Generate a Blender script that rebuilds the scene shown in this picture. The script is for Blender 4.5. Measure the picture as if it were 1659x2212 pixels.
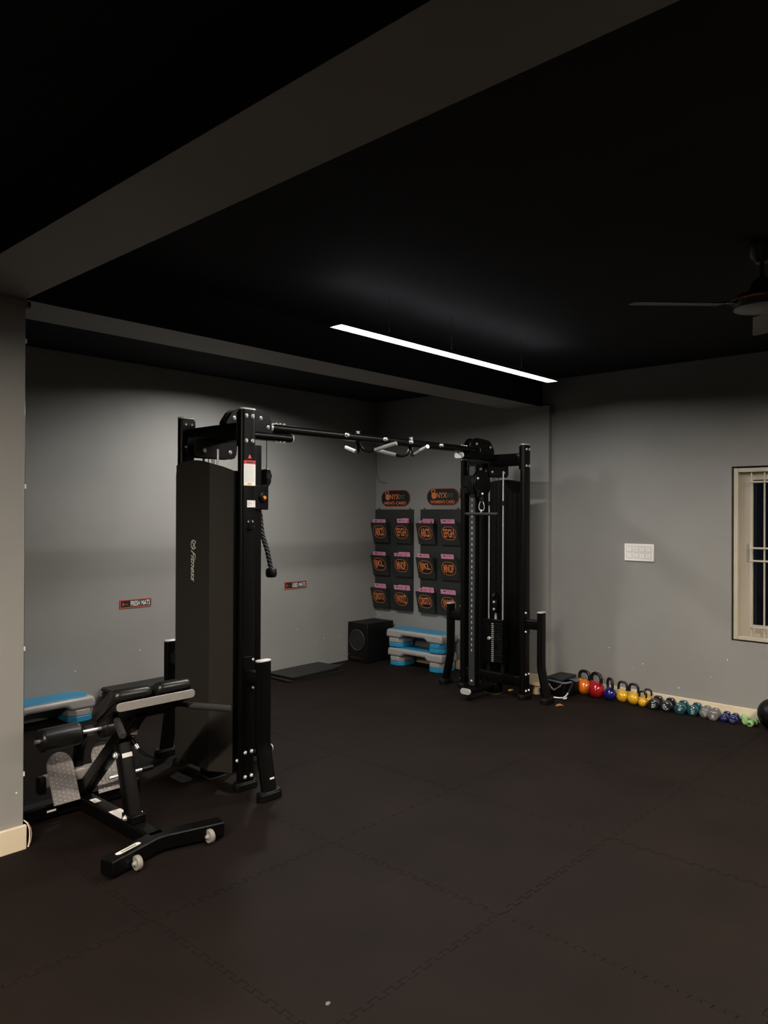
import bpy, bmesh, math, random
from mathutils import Vector, Matrix
random.seed(7)
for _o in list(bpy.data.objects): bpy.data.objects.remove(_o)
SC = bpy.context.scene
COL = SC.collection
V = Vector
PI = math.pi

# ------------------------------------------------------------------ camera, world, exposure
F_PX = 1625.3
CAM_Z = 1.65
cd = bpy.data.cameras.new('camera')
cd.sensor_fit = 'HORIZONTAL'; cd.sensor_width = 36.0; cd.lens = 36.0 * F_PX / 1659.0
cd.clip_start = 0.05; cd.clip_end = 60
cam = bpy.data.objects.new('camera', cd); COL.objects.link(cam)
_y, _p, _r = math.radians(42.506), math.radians(0.166), math.radians(0.223)
_F = V((math.cos(_y) * math.cos(_p), math.sin(_y) * math.cos(_p), math.sin(_p)))
_R = V((math.sin(_y), -math.cos(_y), 0)); _U = _R.cross(_F)
_R2 = _R * math.cos(_r) + _U * math.sin(_r); _U2 = -_R * math.sin(_r) + _U * math.cos(_r)
cam.matrix_world = Matrix(((_R2.x, _U2.x, -_F.x, 0), (_R2.y, _U2.y, -_F.y, 0), (_R2.z, _U2.z, -_F.z, CAM_Z), (0, 0, 0, 1)))
SC.camera = cam
W = bpy.data.worlds.new('night'); SC.world = W; W.use_nodes = True
W.node_tree.nodes['Background'].inputs[0].default_value = (0.02, 0.025, 0.04, 1)
W.node_tree.nodes['Background'].inputs[1].default_value = 0.15
SC.view_settings.view_transform = 'Standard'; SC.view_settings.look = 'None'
SC.view_settings.exposure = 0.0; SC.view_settings.gamma = 1.0; SC.view_settings.use_curve_mapping = False

LAMP_MAIN = 92.0      # radiance of the hanging linear lamp in view
LAMP_UP = 9.0          # its weak upward strip
LAMP_ROOM = 300.0      # warm linear lamp beside the fan
LAMP_DOOR = 490.0      # warm linear lamp on the near side of the beam
LAMP_ALCOVE = 1640.0    # small ceiling spot behind the beam

# room dimensions (metres)
XR, YL, ZC = 6.465, 6.05, 2.959          # right/back wall, left wall, ceiling
XF, YN = -3.6, -3.6                      # walls behind the camera
ZB = 2.704                               # underside of the beams

# ------------------------------------------------------------------ materials
MATS = {}
def mat(name, col, rough=0.5, metal=0.0, spec=0.5, coat=0.0, noise=None, bump=None, emit=None, trans=0.0):
    if name in MATS: return MATS[name]
    m = bpy.data.materials.new(name); m.use_nodes = True; MATS[name] = m
    nt = m.node_tree; b = nt.nodes['Principled BSDF']
    b.inputs['Base Color'].default_value = (*col, 1); b.inputs['Roughness'].default_value = rough
    b.inputs['Metallic'].default_value = metal; b.inputs['Specular IOR Level'].default_value = spec
    b.inputs['Coat Weight'].default_value = coat; b.inputs['Transmission Weight'].default_value = trans
    if emit:
        b.inputs['Emission Color'].default_value = (*emit[0], 1); b.inputs['Emission Strength'].default_value = emit[1]
    tc = None
    if noise or bump:
        tc = nt.nodes.new('ShaderNodeNewGeometry')
    if noise:                      # (scale, amount, detail)
        n = nt.nodes.new('ShaderNodeTexNoise'); n.inputs['Scale'].default_value = noise[0]
        n.inputs['Detail'].default_value = noise[2] if len(noise) > 2 else 5
        nt.links.new(tc.outputs['Position'], n.inputs['Vector'])
        mr = nt.nodes.new('ShaderNodeMapRange')
        mr.inputs[1].default_value = 0.25; mr.inputs[2].default_value = 0.75
        mr.inputs[3].default_value = 1 - noise[1]; mr.inputs[4].default_value = 1 + noise[1]
        nt.links.new(n.outputs['Fac'], mr.inputs[0])
        mx = nt.nodes.new('ShaderNodeVectorMath'); mx.operation = 'SCALE'
        mx.inputs[0].default_value = col; nt.links.new(mr.outputs[0], mx.inputs['Scale'])
        nt.links.new(mx.outputs[0], b.inputs['Base Color'])
    if bump:                       # (scale, strength, distance)
        n2 = nt.nodes.new('ShaderNodeTexNoise'); n2.inputs['Scale'].default_value = bump[0]; n2.inputs['Detail'].default_value = 3
        nt.links.new(tc.outputs['Position'], n2.inputs['Vector'])
        bp = nt.nodes.new('ShaderNodeBump'); bp.inputs['Strength'].default_value = bump[1]; bp.inputs['Distance'].default_value = bump[2]
        nt.links.new(n2.outputs['Fac'], bp.inputs['Height']); nt.links.new(bp.outputs[0], b.inputs['Normal'])
    return m

def wall_paint():
    m = mat('grey_wall_paint', (0.25, 0.243, 0.229), 0.62, noise=(1.6, 0.07, 6), bump=(35, 0.06, 0.01))
    nt = m.node_tree; b = nt.nodes['Principled BSDF']
    # sparse chipped white specks low on the wall
    g = nt.nodes.new('ShaderNodeNewGeometry'); vo = nt.nodes.new('ShaderNodeTexVoronoi'); vo.inputs['Scale'].default_value = 9.0
    nt.links.new(g.outputs['Position'], vo.inputs['Vector'])
    lt = nt.nodes.new('ShaderNodeMath'); lt.operation = 'LESS_THAN'; lt.inputs[1].default_value = 0.05
    nt.links.new(vo.outputs['Distance'], lt.inputs[0])
    sp = nt.nodes.new('ShaderNodeSeparateXYZ'); nt.links.new(g.outputs['Position'], sp.inputs[0])
    lz = nt.nodes.new('ShaderNodeMath'); lz.operation = 'LESS_THAN'; lz.inputs[1].default_value = 0.48
    nt.links.new(sp.outputs['Z'], lz.inputs[0])
    mu = nt.nodes.new('ShaderNodeMath'); mu.operation = 'MULTIPLY'
    nt.links.new(lt.outputs[0], mu.inputs[0]); nt.links.new(lz.outputs[0], mu.inputs[1])
    mx = nt.nodes.new('ShaderNodeMix'); mx.data_type = 'RGBA'
    src = b.inputs['Base Color'].links[0].from_socket
    nt.links.new(mu.outputs[0], mx.inputs['Factor']); nt.links.new(src, mx.inputs[6]); mx.inputs[7].default_value = (0.8, 0.78, 0.72, 1)
    nt.links.new(mx.outputs[2], b.inputs['Base Color'])
    return m

M_WALL = wall_paint()
M_DARKW = mat('bounce_cut_charcoal', (0.03, 0.029, 0.028), 0.7, noise=(2, 0.08))  # unseen walls behind the camera, darkened to cut bounce light
M_CEIL = mat('black_ceiling_paint', (0.022, 0.022, 0.024), 0.85, spec=0.1, noise=(3, 0.15))
M_RUB = mat('charcoal_rubber_tile', (0.0082, 0.0052, 0.0041), 0.74, spec=0.10, noise=(2.3, 0.22, 8), bump=(260, 0.25, 0.002))
M_SUB = mat('dark_subfloor', (0.004, 0.004, 0.004), 0.9)
M_CREAM = mat('cream_skirting', (0.68, 0.58, 0.42), 0.4, noise=(4, 0.05))
M_WINP = mat('cream_window_paint', (0.47, 0.425, 0.345), 0.4, noise=(5, 0.05))
M_GLASS = mat('window_glass', (0.8, 0.85, 0.85), 0.02, trans=1.0)
M_DARKO = mat('night_outside', (0.002, 0.002, 0.003), 0.9)
M_BLK = mat('black_powder_coat', (0.0024, 0.0023, 0.0022), 0.33, spec=0.17, bump=(420, 0.08, 0.001))
M_SHR = mat('black_shroud_panel', (0.026, 0.023, 0.0185), 0.5, spec=0.3)
M_CHR = mat('chrome', (0.86, 0.85, 0.82), 0.2, 0.72)
M_SIL = mat('satin_silver', (0.62, 0.61, 0.58), 0.35, 0.4)
M_SILP = mat('silver_paint', (0.36, 0.34, 0.32), 0.42, 0.35)
M_RBR = mat('black_rubber', (0.0032, 0.0032, 0.0032), 0.42, spec=0.25)
M_FOAM = mat('black_foam', (0.013, 0.012, 0.011), 0.8)
M_VIN = mat('black_vinyl', (0.009, 0.0085, 0.008), 0.33, spec=0.45, bump=(60, 0.12, 0.004))
M_TREAD = mat('tread_plate_metal', (0.19, 0.172, 0.165), 0.45, 0.35)
M_HUB = mat('nylon_wheel', (0.25, 0.235, 0.21), 0.5)
M_WHITE = mat('white_print', (0.72, 0.71, 0.68), 0.5)
M_TAG = mat('white_sticker', (0.82, 0.80, 0.75), 0.45)
M_RED = mat('red_print', (0.62, 0.03, 0.025), 0.5)
M_ORNG = mat('orange_print', (0.70, 0.21, 0.06), 0.5)
M_YEL = mat('yellow_print', (0.70, 0.42, 0.03), 0.5)
M_INK = mat('black_print', (0.008, 0.008, 0.008), 0.5)
M_GREYT = mat('grey_print', (0.16, 0.16, 0.16), 0.5)
M_RACK = mat('dark_green_grey_board', (0.019, 0.021, 0.0185), 0.55)
M_PINK = mat('pink_card', (0.74, 0.29, 0.45), 0.6)
M_STEPG = mat('grey_step_plastic', (0.32, 0.30, 0.28), 0.32)
M_STEPB = mat('blue_step_plastic', (0.024, 0.235, 0.42), 0.35)
M_MAT = mat('black_mat_vinyl', (0.007, 0.0065, 0.006), 0.5, bump=(14, 0.25, 0.01))
M_WOOD = mat('black_speaker_veneer', (0.003, 0.003, 0.003), 0.5, spec=0.25)
M_CONE = mat('speaker_cone', (0.012, 0.012, 0.013), 0.35)
M_FAN = mat('dark_fan_enamel', (0.02, 0.016, 0.013), 0.35)
M_COPP = mat('copper_trim', (0.45, 0.20, 0.09), 0.3, 0.9)
M_WIRE = mat('dark_wire', (0.015, 0.015, 0.015), 0.5)
M_PVC = mat('pale_pvc', (0.22, 0.19, 0.18), 0.5)
M_MIR = mat('mirror_edge', (0.04, 0.045, 0.045), 0.08, 0.6)
M_LAMPH = mat('lamp_housing', (0.55, 0.55, 0.55), 0.4)
M_LIT = mat('lamp_diffuser_white', (0.9, 0.9, 0.9), 0.5, emit=((1.0, 0.985, 0.955), LAMP_MAIN))
M_LITU = mat('lamp_up_diffuser', (0.9, 0.9, 0.9), 0.5, emit=((0.93, 0.96, 1.0), LAMP_UP))
M_LITW = mat('lamp_diffuser_warm', (0.9, 0.9, 0.9), 0.5, emit=((1.0, 0.88, 0.74), LAMP_ROOM))
M_LITD = mat('lamp_diffuser_warm_bright', (0.9, 0.9, 0.9), 0.5, emit=((1.0, 0.88, 0.74), LAMP_DOOR))
M_LITA = mat('spot_diffuser', (0.9, 0.9, 0.9), 0.5, emit=((1.0, 0.98, 0.94), LAMP_ALCOVE))

# ------------------------------------------------------------------ mesh builder
def oval(w, h, n=8):
    """stadium section, w wide (first axis) and h high"""
    r = min(w, h) / 2; a = max(w - h, 0) / 2; c = max(h - w, 0) / 2; out = []
    for cx, cy, a0 in (((a, c, 0)), ((-a, c, PI / 2)), ((-a, -c, PI)), ((a, -c, 1.5 * PI))):
        for i in range(n // 2 + 1):
            t = a0 + (PI / 2) * i / (n // 2)
            p = (cx + r * math.cos(t), cy + r * math.sin(t))
            if not out or (abs(out[-1][0] - p[0]) + abs(out[-1][1] - p[1])) > 1e-6: out.append(p)
    if abs(out[0][0] - out[-1][0]) + abs(out[0][1] - out[-1][1]) < 1e-6: out.pop()
    return out
def rrect(w, h, r, n=3):
    out = []
    for cx, cy, a0 in ((w/2-r, h/2-r, 0), (-w/2+r, h/2-r, PI/2), (-w/2+r, -h/2+r, PI), (w/2-r, -h/2+r, 1.5*PI)):
        for i in range(n + 1):
            t = a0 + (PI/2) * i / n; out.append((cx + r*math.cos(t), cy + r*math.sin(t)))
    return out
def circ(r, n=14): return [(r*math.cos(2*PI*i/n), r*math.sin(2*PI*i/n)) for i in range(n)]

class MB:
    def __init__(s): s.v = []; s.f = []; s.m = []; s.mi = 0
    def add(s, vs, fs):
        o = len(s.v); s.v += [V(p) for p in vs]
        for f in fs: s.f.append([i + o for i in f]); s.m.append(s.mi)
        return s
    def box(s, x0, x1, y0, y1, z0, z1):
        return s.add([(x0,y0,z0),(x1,y0,z0),(x1,y1,z0),(x0,y1,z0),(x0,y0,z1),(x1,y0,z1),(x1,y1,z1),(x0,y1,z1)],
                     [(0,3,2,1),(4,5,6,7),(0,1,5,4),(1,2,6,5),(2,3,7,6),(3,0,4,7)])
    def prism(s, poly, O, u, v, d):
        """polygon given in the (u,v) plane at O, extruded by vector d"""
        O, u, v, d = V(O), V(u), V(v), V(d); n = len(poly)
        if u.cross(v).dot(d) < 0: poly = poly[::-1]
        a = [O + u*p[0] + v*p[1] for p in poly]
        return s.add(a + [q + d for q in a], [tuple(range(n))[::-1], tuple(range(n, 2*n))] + [(i, (i+1) % n, n+(i+1) % n, n+i) for i in range(n)])
    def flat(s, poly, O, u, v):
        O, u, v = V(O), V(u), V(v)
        return s.add([O + u*p[0] + v*p[1] for p in poly], [tuple(range(len(poly)))])
    def ring(s, outer, inner, O, u, v, d=None):
        O, u, v = V(O), V(u), V(v); n = len(outer)
        A = [O + u*p[0] + v*p[1] for p in outer]; B = [O + u*p[0] + v*p[1] for p in inner]
        if d is None: return s.add(A + B, [(i, (i+1) % n, n+(i+1) % n, n+i) for i in range(n)])
        d = V(d); fs = []
        for i in range(n):
            j = (i+1) % n
            fs += [(i, n+i, n+j, j), (2*n+i, 2*n+j, 3*n+j, 3*n+i), (i, j, 2*n+j, 2*n+i), (n+i, 3*n+i, 3*n+j, n+j)]
        return s.add(A + B + [p+d for p in A] + [p+d for p in B], fs)
    def sweep(s, path, sec, up=(0, 0, 1), closed=False, scale=None):
        """section (a,b): a along the side vector, b along the 'up' vector, carried along the path"""
        P = [V(p) for p in path]; n = len(P); k = len(sec); up = V(up); rings = []
        for i, p in enumerate(P):
            if closed: t = (P[(i+1) % n] - P[i-1]).normalized()
            elif i == 0: t = (P[1] - P[0]).normalized()
            elif i == n-1: t = (P[-1] - P[-2]).normalized()
            else: t = ((P[i+1]-p).normalized() + (p-P[i-1]).normalized()).normalized()
            side = t.cross(up)
            if side.length < 1e-4: side = t.cross(V((1, 0, 0)) if abs(t.x) < .9 else V((0, 1, 0)))
            side.normalize(); b = side.cross(t).normalized(); up = b
            q = 1.0
            if not closed and 0 < i < n-1:
                c = (P[i+1]-p).normalized().dot((p-P[i-1]).normalized()); q = 1 / max(.5, math.sqrt((1+c)/2)); 
            sc = scale[i] if scale else 1.0
            rings.append([p + side*(a*sc) + b*(c2*sc) for a, c2 in sec])
        vs = [v for r in rings for v in r]; fs = []
        for i in range(n if closed else n-1):
            j = (i+1) % n
            for a in range(k):
                c = (a+1) % k; fs.append((i*k+a, i*k+c, j*k+c, j*k+a))
        if not closed: fs += [tuple(range(k))[::-1], tuple((n-1)*k + a for a in range(k))]
        return s.add(vs, fs)
    def cyl(s, a, b, r, r2=None, seg=16):
        return s.sweep([a, b], circ(1, seg), up=(0.3, 0.2, 0.93), scale=[r, r if r2 is None else r2])
    def lathe(s, prof, O=(0, 0, 0), ax=(0, 0, 1), seg=20, sx=1.0, sy=1.0):
        """profile (radius, height) turned about axis ax through O"""
        O, ax = V(O), V(ax).normalized(); u = ax.orthogonal().normalized(); w = ax.cross(u); vs = []; fs = []; n = len(prof)
        if abs(ax.z) > .99: u, w = V((1, 0, 0)), V((0, ax.z, 0))
        for r, h in prof:
            for i in range(seg):
                t = 2*PI*i/seg; vs.append(O + ax*h + u*(r*math.cos(t)*sx) + w*(r*math.sin(t)*sy))
        for a in range(n-1):
            for i in range(seg):
                j = (i+1) % seg; fs.append((a*seg+i, a*seg+j, (a+1)*seg+j, (a+1)*seg+i))
        fs += [tuple(range(seg))[::-1], tuple((n-1)*seg+i for i in range(seg))]
        return s.add(vs, fs)
    def build(s, name, mats, parent=None, loc=None, smooth=35, bevel=0, bseg=2, rot=None):
        me = bpy.data.meshes.new(name); me.from_pydata([tuple(p) for p in s.v], [], s.f)
        if not isinstance(mats, (list, tuple)): mats = [mats]
        for m in mats: me.materials.append(m)
        for p, i in zip(me.polygons, s.m): p.material_index = i
        me.validate(); bm = bmesh.new(); bm.from_mesh(me)
        bmesh.ops.recalc_face_normals(bm, faces=bm.faces[:]) if s.fix else None
        bm.to_mesh(me); bm.free()
        if smooth:
            me.shade_smooth(); me.set_sharp_from_angle(angle=math.radians(smooth))
        o = bpy.data.objects.new(name, me); COL.objects.link(o)
        if parent: o.parent = parent
        if loc is not None: o.location = loc
        if rot is not None: o.rotation_euler = rot
        if bevel:
            b = o.modifiers.new('edge', 'BEVEL'); b.width = bevel; b.segments = bseg; b.limit_method = 'ANGLE'; b.angle_limit = math.radians(40)
        return o
    fix = True

def tag(o, label, cat, group=None):
    o['label'] = label; o['category'] = cat
    if group: o['group'] = group
    return o
def struct(o): o['kind'] = 'structure'; return o
def thing(name, label, cat, loc=(0, 0, 0), rz=0.0, group=None):
    o = bpy.data.objects.new(name, None); COL.objects.link(o); o.empty_display_size = 0.1
    o.location = loc; o.rotation_euler = (0, 0, rz); return tag(o, label, cat, group)
def inst(src, parent, loc=(0, 0, 0), rot=None, name=None):
    o = src.copy(); COL.objects.link(o); o.parent = parent; o.location = loc
    if rot is not None: o.rotation_euler = rot
    return o
def text_pts(st, bold=0.0, shear=0.0):
    cu = bpy.data.curves.new('txt', 'FONT'); cu.body = st; cu.size = 1.0; cu.offset = bold; cu.shear = shear; cu.resolution_u = 3
    cu.fill_mode = 'BOTH'; cu.dimensions = '2D'
    ob = bpy.data.objects.new('txt', cu); COL.objects.link(ob)
    dg = bpy.context.evaluated_depsgraph_get(); me = bpy.data.meshes.new_from_object(ob.evaluated_get(dg))
    vs = [v.co.copy() for v in me.vertices]; fs = [tuple(p.vertices) for p in me.polygons]
    bpy.data.objects.remove(ob); bpy.data.curves.remove(cu); bpy.data.meshes.remove(me)
    return vs, fs
_tc = {}
def text(mb, st, O, u, v, w, h, bold=0.0, shear=0.0, ang=0.0):
    """flat lettering centred on O filling w x h"""
    key = (st, bold, shear)
    if key not in _tc: _tc[key] = text_pts(st, bold, shear)
    vs, fs = _tc[key]
    x0, x1 = min(p.x for p in vs), max(p.x for p in vs); y0, y1 = min(p.y for p in vs), max(p.y for p in vs)
    O, u, v = V(O), V(u), V(v)
    if ang: u, v = u*math.cos(ang)+v*math.sin(ang), v*math.cos(ang)-u*math.sin(ang)
    mb.add([O + u*((p.x-(x0+x1)/2)/(x1-x0)*w) + v*((p.y-(y0+y1)/2)/(y1-y0)*h) for p in vs], fs)
    return mb

# ================================================================== STRUCTURE
# floor: subfloor slab with interlocking rubber tiles as pieces
floor = struct(MB().box(XF, XR, YN, YL, -0.12, -0.012).build('floor', M_SUB, smooth=0))
GX, GY = [2.62 + k for k in range(-9, 6)], [2.745 + k for k in range(-9, 6)]
def jig(n=12, a=0.0115, mg=0.03):
    """toothed edge from (0,0) to (1,0): list of (t, offset); the corners stay plain"""
    out = [(0.0, 0.0)]; p = (1.0 - 2*mg) / n
    for i in range(n):
        t0 = mg + i*p
        out += [(t0 - .05*p if i else t0, -a), (t0 + .55*p, -a), (t0 + .45*p, a), (t0 + 1.05*p if i < n-1 else t0 + p, a)]
    return out + [(1.0 - mg, 0.0), (1.0, 0.0)]
JG = jig()
def tile_mesh(x0, x1, y0, y1, L, R_, B, T, gap=0.0009):
    pts = []
    def edge(a, b, nrm, teeth, rev):
        a, b, nrm = V(a), V(b), V(nrm)
        seq = JG if teeth else [(0.0, 0.0), (1.0, 0.0)]
        r = [a.lerp(b, t) + nrm*o for t, o in seq]
        if rev: r = r[::-1]
        pts.extend(r[:-1])
    edge((x0, y0, 0), (x1, y0, 0), (0, 1, 0), B, False)
    edge((x1, y0, 0), (x1, y1, 0), (1, 0, 0), R_, False)
    edge((x0, y1, 0), (x1, y1, 0), (0, 1, 0), T, True)
    edge((x0, y0, 0), (x0, y1, 0), (1, 0, 0), L, True)
    n = len(pts); out = []
    for i in range(n):                        # inset by the joint gap
        p, q, r = pts[i-1], pts[i], pts[(i+1) % n]
        e1, e2 = (q-p), (r-q)
        n1 = V((-e1.y, e1.x, 0)).normalized(); n2 = V((-e2.y, e2.x, 0)).normalized()
        b = (n1+n2); l2 = max(b.length_squared, 0.4); out.append(q + b*(2*gap/l2))
    me = bpy.data.meshes.new('floor_tile')
    vs = [(p.x, p.y, -0.011) for p in out] + [(p.x, p.y, 0.0) for p in out]
    fs = [tuple(range(n, 2*n))] + [(i, (i+1) % n, n+(i+1) % n, n+i) for i in range(n)]
    me.from_pydata(vs, [], fs); me.materials.append(M_RUB); me.validate()
    return me
FULL = tile_mesh(0, 1, 0, 1, True, True, True, True)
xs = [XF] + [g for g in GX if XF + .05 < g < XR - .05] + [XR]
ys = [YN] + [g for g in GY if YN + .05 < g < YL - .05] + [YL]
for i in range(len(xs)-1):
    for j in range(len(ys)-1):
        e = (i == 0, i == len(xs)-2, j == 0, j == len(ys)-2)
        if not any(e): me, lc = FULL, (xs[i], ys[j], 0)
        else:
            me = tile_mesh(0, xs[i+1]-xs[i], 0, ys[j+1]-ys[j], not e[0], not e[1], not e[2], not e[3]); lc = (xs[i], ys[j], 0)
        o = bpy.data.objects.new('tile', me); COL.objects.link(o); o.parent = floor
        o.location = (lc[0], lc[1], random.uniform(-0.0006, 0.0004))

struct(MB().box(XF, XR, YN, YL, ZC, ZC+.12).build('ceiling', M_CEIL, smooth=0))
struct(MB().box(XF-.12, XR+.12, YL, YL+.12, -.12, ZC+.12).build('wall_left', M_WALL, smooth=0))
struct(MB().box(XF-.12, XF, YN, YL, -.12, ZC+.12).build('wall_front', M_DARKW, smooth=0))
struct(MB().box(XF-.12, XR+.12, YN-.12, YN, -.12, ZC+.12).build('wall_near', M_DARKW, smooth=0))
WY0, WY1, WZ0, WZ1 = 0.86, 2.067, 0.628, 2.050       # window opening
wr = MB(); wr.box(XR, XR+.14, YN, WY0, -.12, ZC+.12).box(XR, XR+.14, WY1, YL, -.12, ZC+.12)
wr.box(XR, XR+.14, WY0, WY1, -.12, WZ0).box(XR, XR+.14, WY0, WY1, WZ1, ZC+.12)
struct(wr.build('wall_right', M_WALL, smooth=0))
# beams: grey underside, black sides
def beam(name, x0, x1, y0, y1):
    m = MB(); m.box(x0, x1, y0, y1, ZB, ZC+.01); o = m.build(name, [M_CEIL, M_WALL], smooth=0)
    for p in o.data.polygons: p.material_index = 1 if p.normal.z < -.5 else 0
    return struct(o)
beam('trim_1', 1.197, 1.539, YN, YL); beam('trim_2', 1.539, XR, 3.825, 4.191)
# columns
struct(MB().box(1.197, 1.535, 3.807, 4.191, -.012, ZB).build('wall_column', M_WALL, smooth=0))
struct(MB().box(6.412, XR, 3.725, 4.19, -.012, ZB).build('wall_pilaster', M_WALL, smooth=0))
# skirtings
def skirt(name, x0, x1, y0, y1, h=.097): return struct(MB().box(x0, x1, y0, y1, 0, h).build(name, M_CREAM, bevel=.003))
skirt('baseboard_right', XR-.013, XR, YN, 3.725); skirt('baseboard_back', XR-.013, XR, 4.19, YL)
skirt('baseboard_pilaster', 6.40, 6.412, 3.725, 4.19)
skirt('baseboard_column', 1.197, 1.545, 3.785, 3.807, .118)
# pvc duct along the head of the column
d = MB(); d.box(1.197, 1.555, 3.79, 3.807, 2.665, 2.69); d.box(1.535, 1.553, 3.79, 3.99, 2.655, 2.69)
struct(d.build('trim_3', M_PVC, bevel=.002))

# window with sash, panes and grille
win = struct(bpy.data.objects.new('window_1', None)); COL.objects.link(win); win.location = (XR, 0, 0)
def wbox(name, y0, y1, z0, z1, x0, x1, m=M_WINP, bev=.003): return MB().box(x0, x1, y0, y1, z0, z1).build(name, m, win, bevel=bev)
wbox('window_frame', WY1-.05, WY1-.016, WZ0+.012, WZ1-.014, .006, .10)
wbox('window_frame', WY0+.016, WY0+.05, WZ0+.012, WZ1-.014, .006, .10)
wbox('window_frame', WY0+.05, WY1-.05, WZ1-.048, WZ1-.014, .006, .10)
wbox('window_frame', WY0+.05, WY1-.05, WZ0+.012, WZ0+.042, .006, .10)
mid = (WY0+WY1)/2
for k, (a, b) in enumerate(((WY0+.05, mid+.02), (mid-.02, WY1-.05))):
    xo = .052 + .024*k
    s = MB(); s.box(xo, xo+.022, a, a+.075, WZ0+.042, WZ1-.048); s.box(xo, xo+.022, b-.095, b, WZ0+.042, WZ1-.048)
    s.box(xo, xo+.022, a+.075, b-.095, WZ0+.042, WZ0+.135); s.box(xo, xo+.022, a+.075, b-.095, WZ1-.11, WZ1-.048)
    sash = s.build('sash', M_WINP, win, bevel=.002)
    MB().box(xo+.008, xo+.013, a+.07, b-.09, WZ0+.13, WZ1-.105).build('pane', M_GLASS, sash, smooth=0)
    if k == 1:
        MB().box(xo-.004, xo, b-.066, b-.046, 1.27, 1.42).build('latch', M_SILP, sash, bevel=.002)
for y in [1.921 - .0975*i for i in range(11)]:
    MB().box(.028, .038, y-.006, y+.006, WZ0+.042, WZ1-.048).build('grille_bar', M_WINP, win, bevel=.0015)
for z in (1.922, 1.388, 1.285, .752):
    MB().box(.016, .028, WY0+.05, 1.932, z-.0075, z+.0075).build('grille_rail', M_WINP, win, bevel=.0015)

# ================================================================== LAMPS
def linear_lamp(x0, x1, y, z, m, label, up=None):
    L = thing('linear_lamp', label, 'lamp', ((x0+x1)/2, y, z)); h = (x1-x0)/2
    hs = MB(); hs.sweep([(-h+.004, 0, 0), (h-.004, 0, 0)], [(-.047, -.006), (-.045, -.006), (-.045, .006), (.045, .006), (.045, -.006), (.047, -.006), (.047, .020), (.036, .026), (-.036, .026), (-.047, .020)])
    hs.build('housing', mat('dark_lamp_housing', (.02, .02, .02), .5), L)
    MB().box(-h+.005, h-.005, -.0445, .0445, .0005, .0055).build('diffuser', m, L, smooth=0)
    if up: MB().box(-h+.02, h-.02, -.014, .014, .0255, .0275).build('up_diffuser', up, L, smooth=0)
    for s in (-1, 1):
        MB().prism([(-.047, -.007), (.047, -.007), (.047, .023), (-.047, .023)], (s*h, 0, 0), (0, 1, 0), (0, 0, 1), (-s*.004, 0, 0)).build('end_cap', mat('dark_lamp_housing', (.02, .02, .02), .5), L)
        wx = s*h*.62
        MB().cyl((wx, 0, .026), (wx, 0, ZC-z), .0012, seg=6).build('suspension_wire', M_WIRE, L)
    MB().cyl((-.12, 0, .026), (-.12, 0, ZC-z), .002, seg=6).build('power_cord', M_WIRE, L)
    return L
linear_lamp(2.887, 5.249, 3.02, 2.70, M_LIT, 'long white linear lamp hanging from the black ceiling, lit', M_LITU)
linear_lamp(2.9, 5.3, -0.2, 2.70, M_LITW, 'warm linear lamp hanging beside the ceiling fan')
linear_lamp(-2.1, 0.3, 1.5, 2.70, M_LITD, 'warm linear lamp hanging on the near side of the beam')
sp = thing('ceiling_spot', 'small round ceiling spot fixed behind the cross beam', 'lamp', (4.06, 4.95, ZC))
MB().lathe([(.05, 0), (.078, -.002), (.082, -.027), (.078, -.032), (.067, -.032), (.067, -.008)], seg=24).build('housing', M_RBR, sp)
MB().lathe([(.0645, -.0085), (.0645, -.013), (.03, -.0135)], seg=24).build('diffuser', M_LITA, sp)


# ================================================================== CABLE CROSSOVER MACHINE
CC = thing('cable_crossover', 'tall black cable crossover machine of two towers joined by an overhead bar', 'gym machine', (2.78, 4.0, 0), math.radians(-0.8))
XT = 3.05                                   # spacing of the towers
bolt_src = None
def bolt(parent, loc, d, r=.0115):
    """hex bolt with washer, one shared mesh; d = outward direction"""
    global bolt_src
    if bolt_src is None:
        m = MB(); m.lathe([(.0125, 0), (.0125, .002), (.0095, .0025)], seg=12); m.lathe([(.009, .002), (.009, .008), (.0075, .0095), (.005, .0095), (.0045, .007)], seg=6)
        bolt_src = m.build('bolt', M_CHR, parent, smooth=30)
        o = bolt_src
    else:
        o = bolt_src.copy(); COL.objects.link(o); o.parent = parent
    o.location = loc; o.rotation_euler = V(d).to_track_quat('Z', 'Y').to_euler(); return o

OV = oval(.115, .056, 8)
PAD = oval(.165, .078, 12)
def pad_mesh(mb, x, y, h=.048):
    mb.prism(PAD, (x, y, .0005), (1, 0, 0), (0, 1, 0), (0, 0, h*.82)); mb.prism([(a*.94, b*.9) for a, b in PAD], (x, y, h*.82), (1, 0, 0), (0, 1, 0), (0, 0, h*.18))

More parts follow.
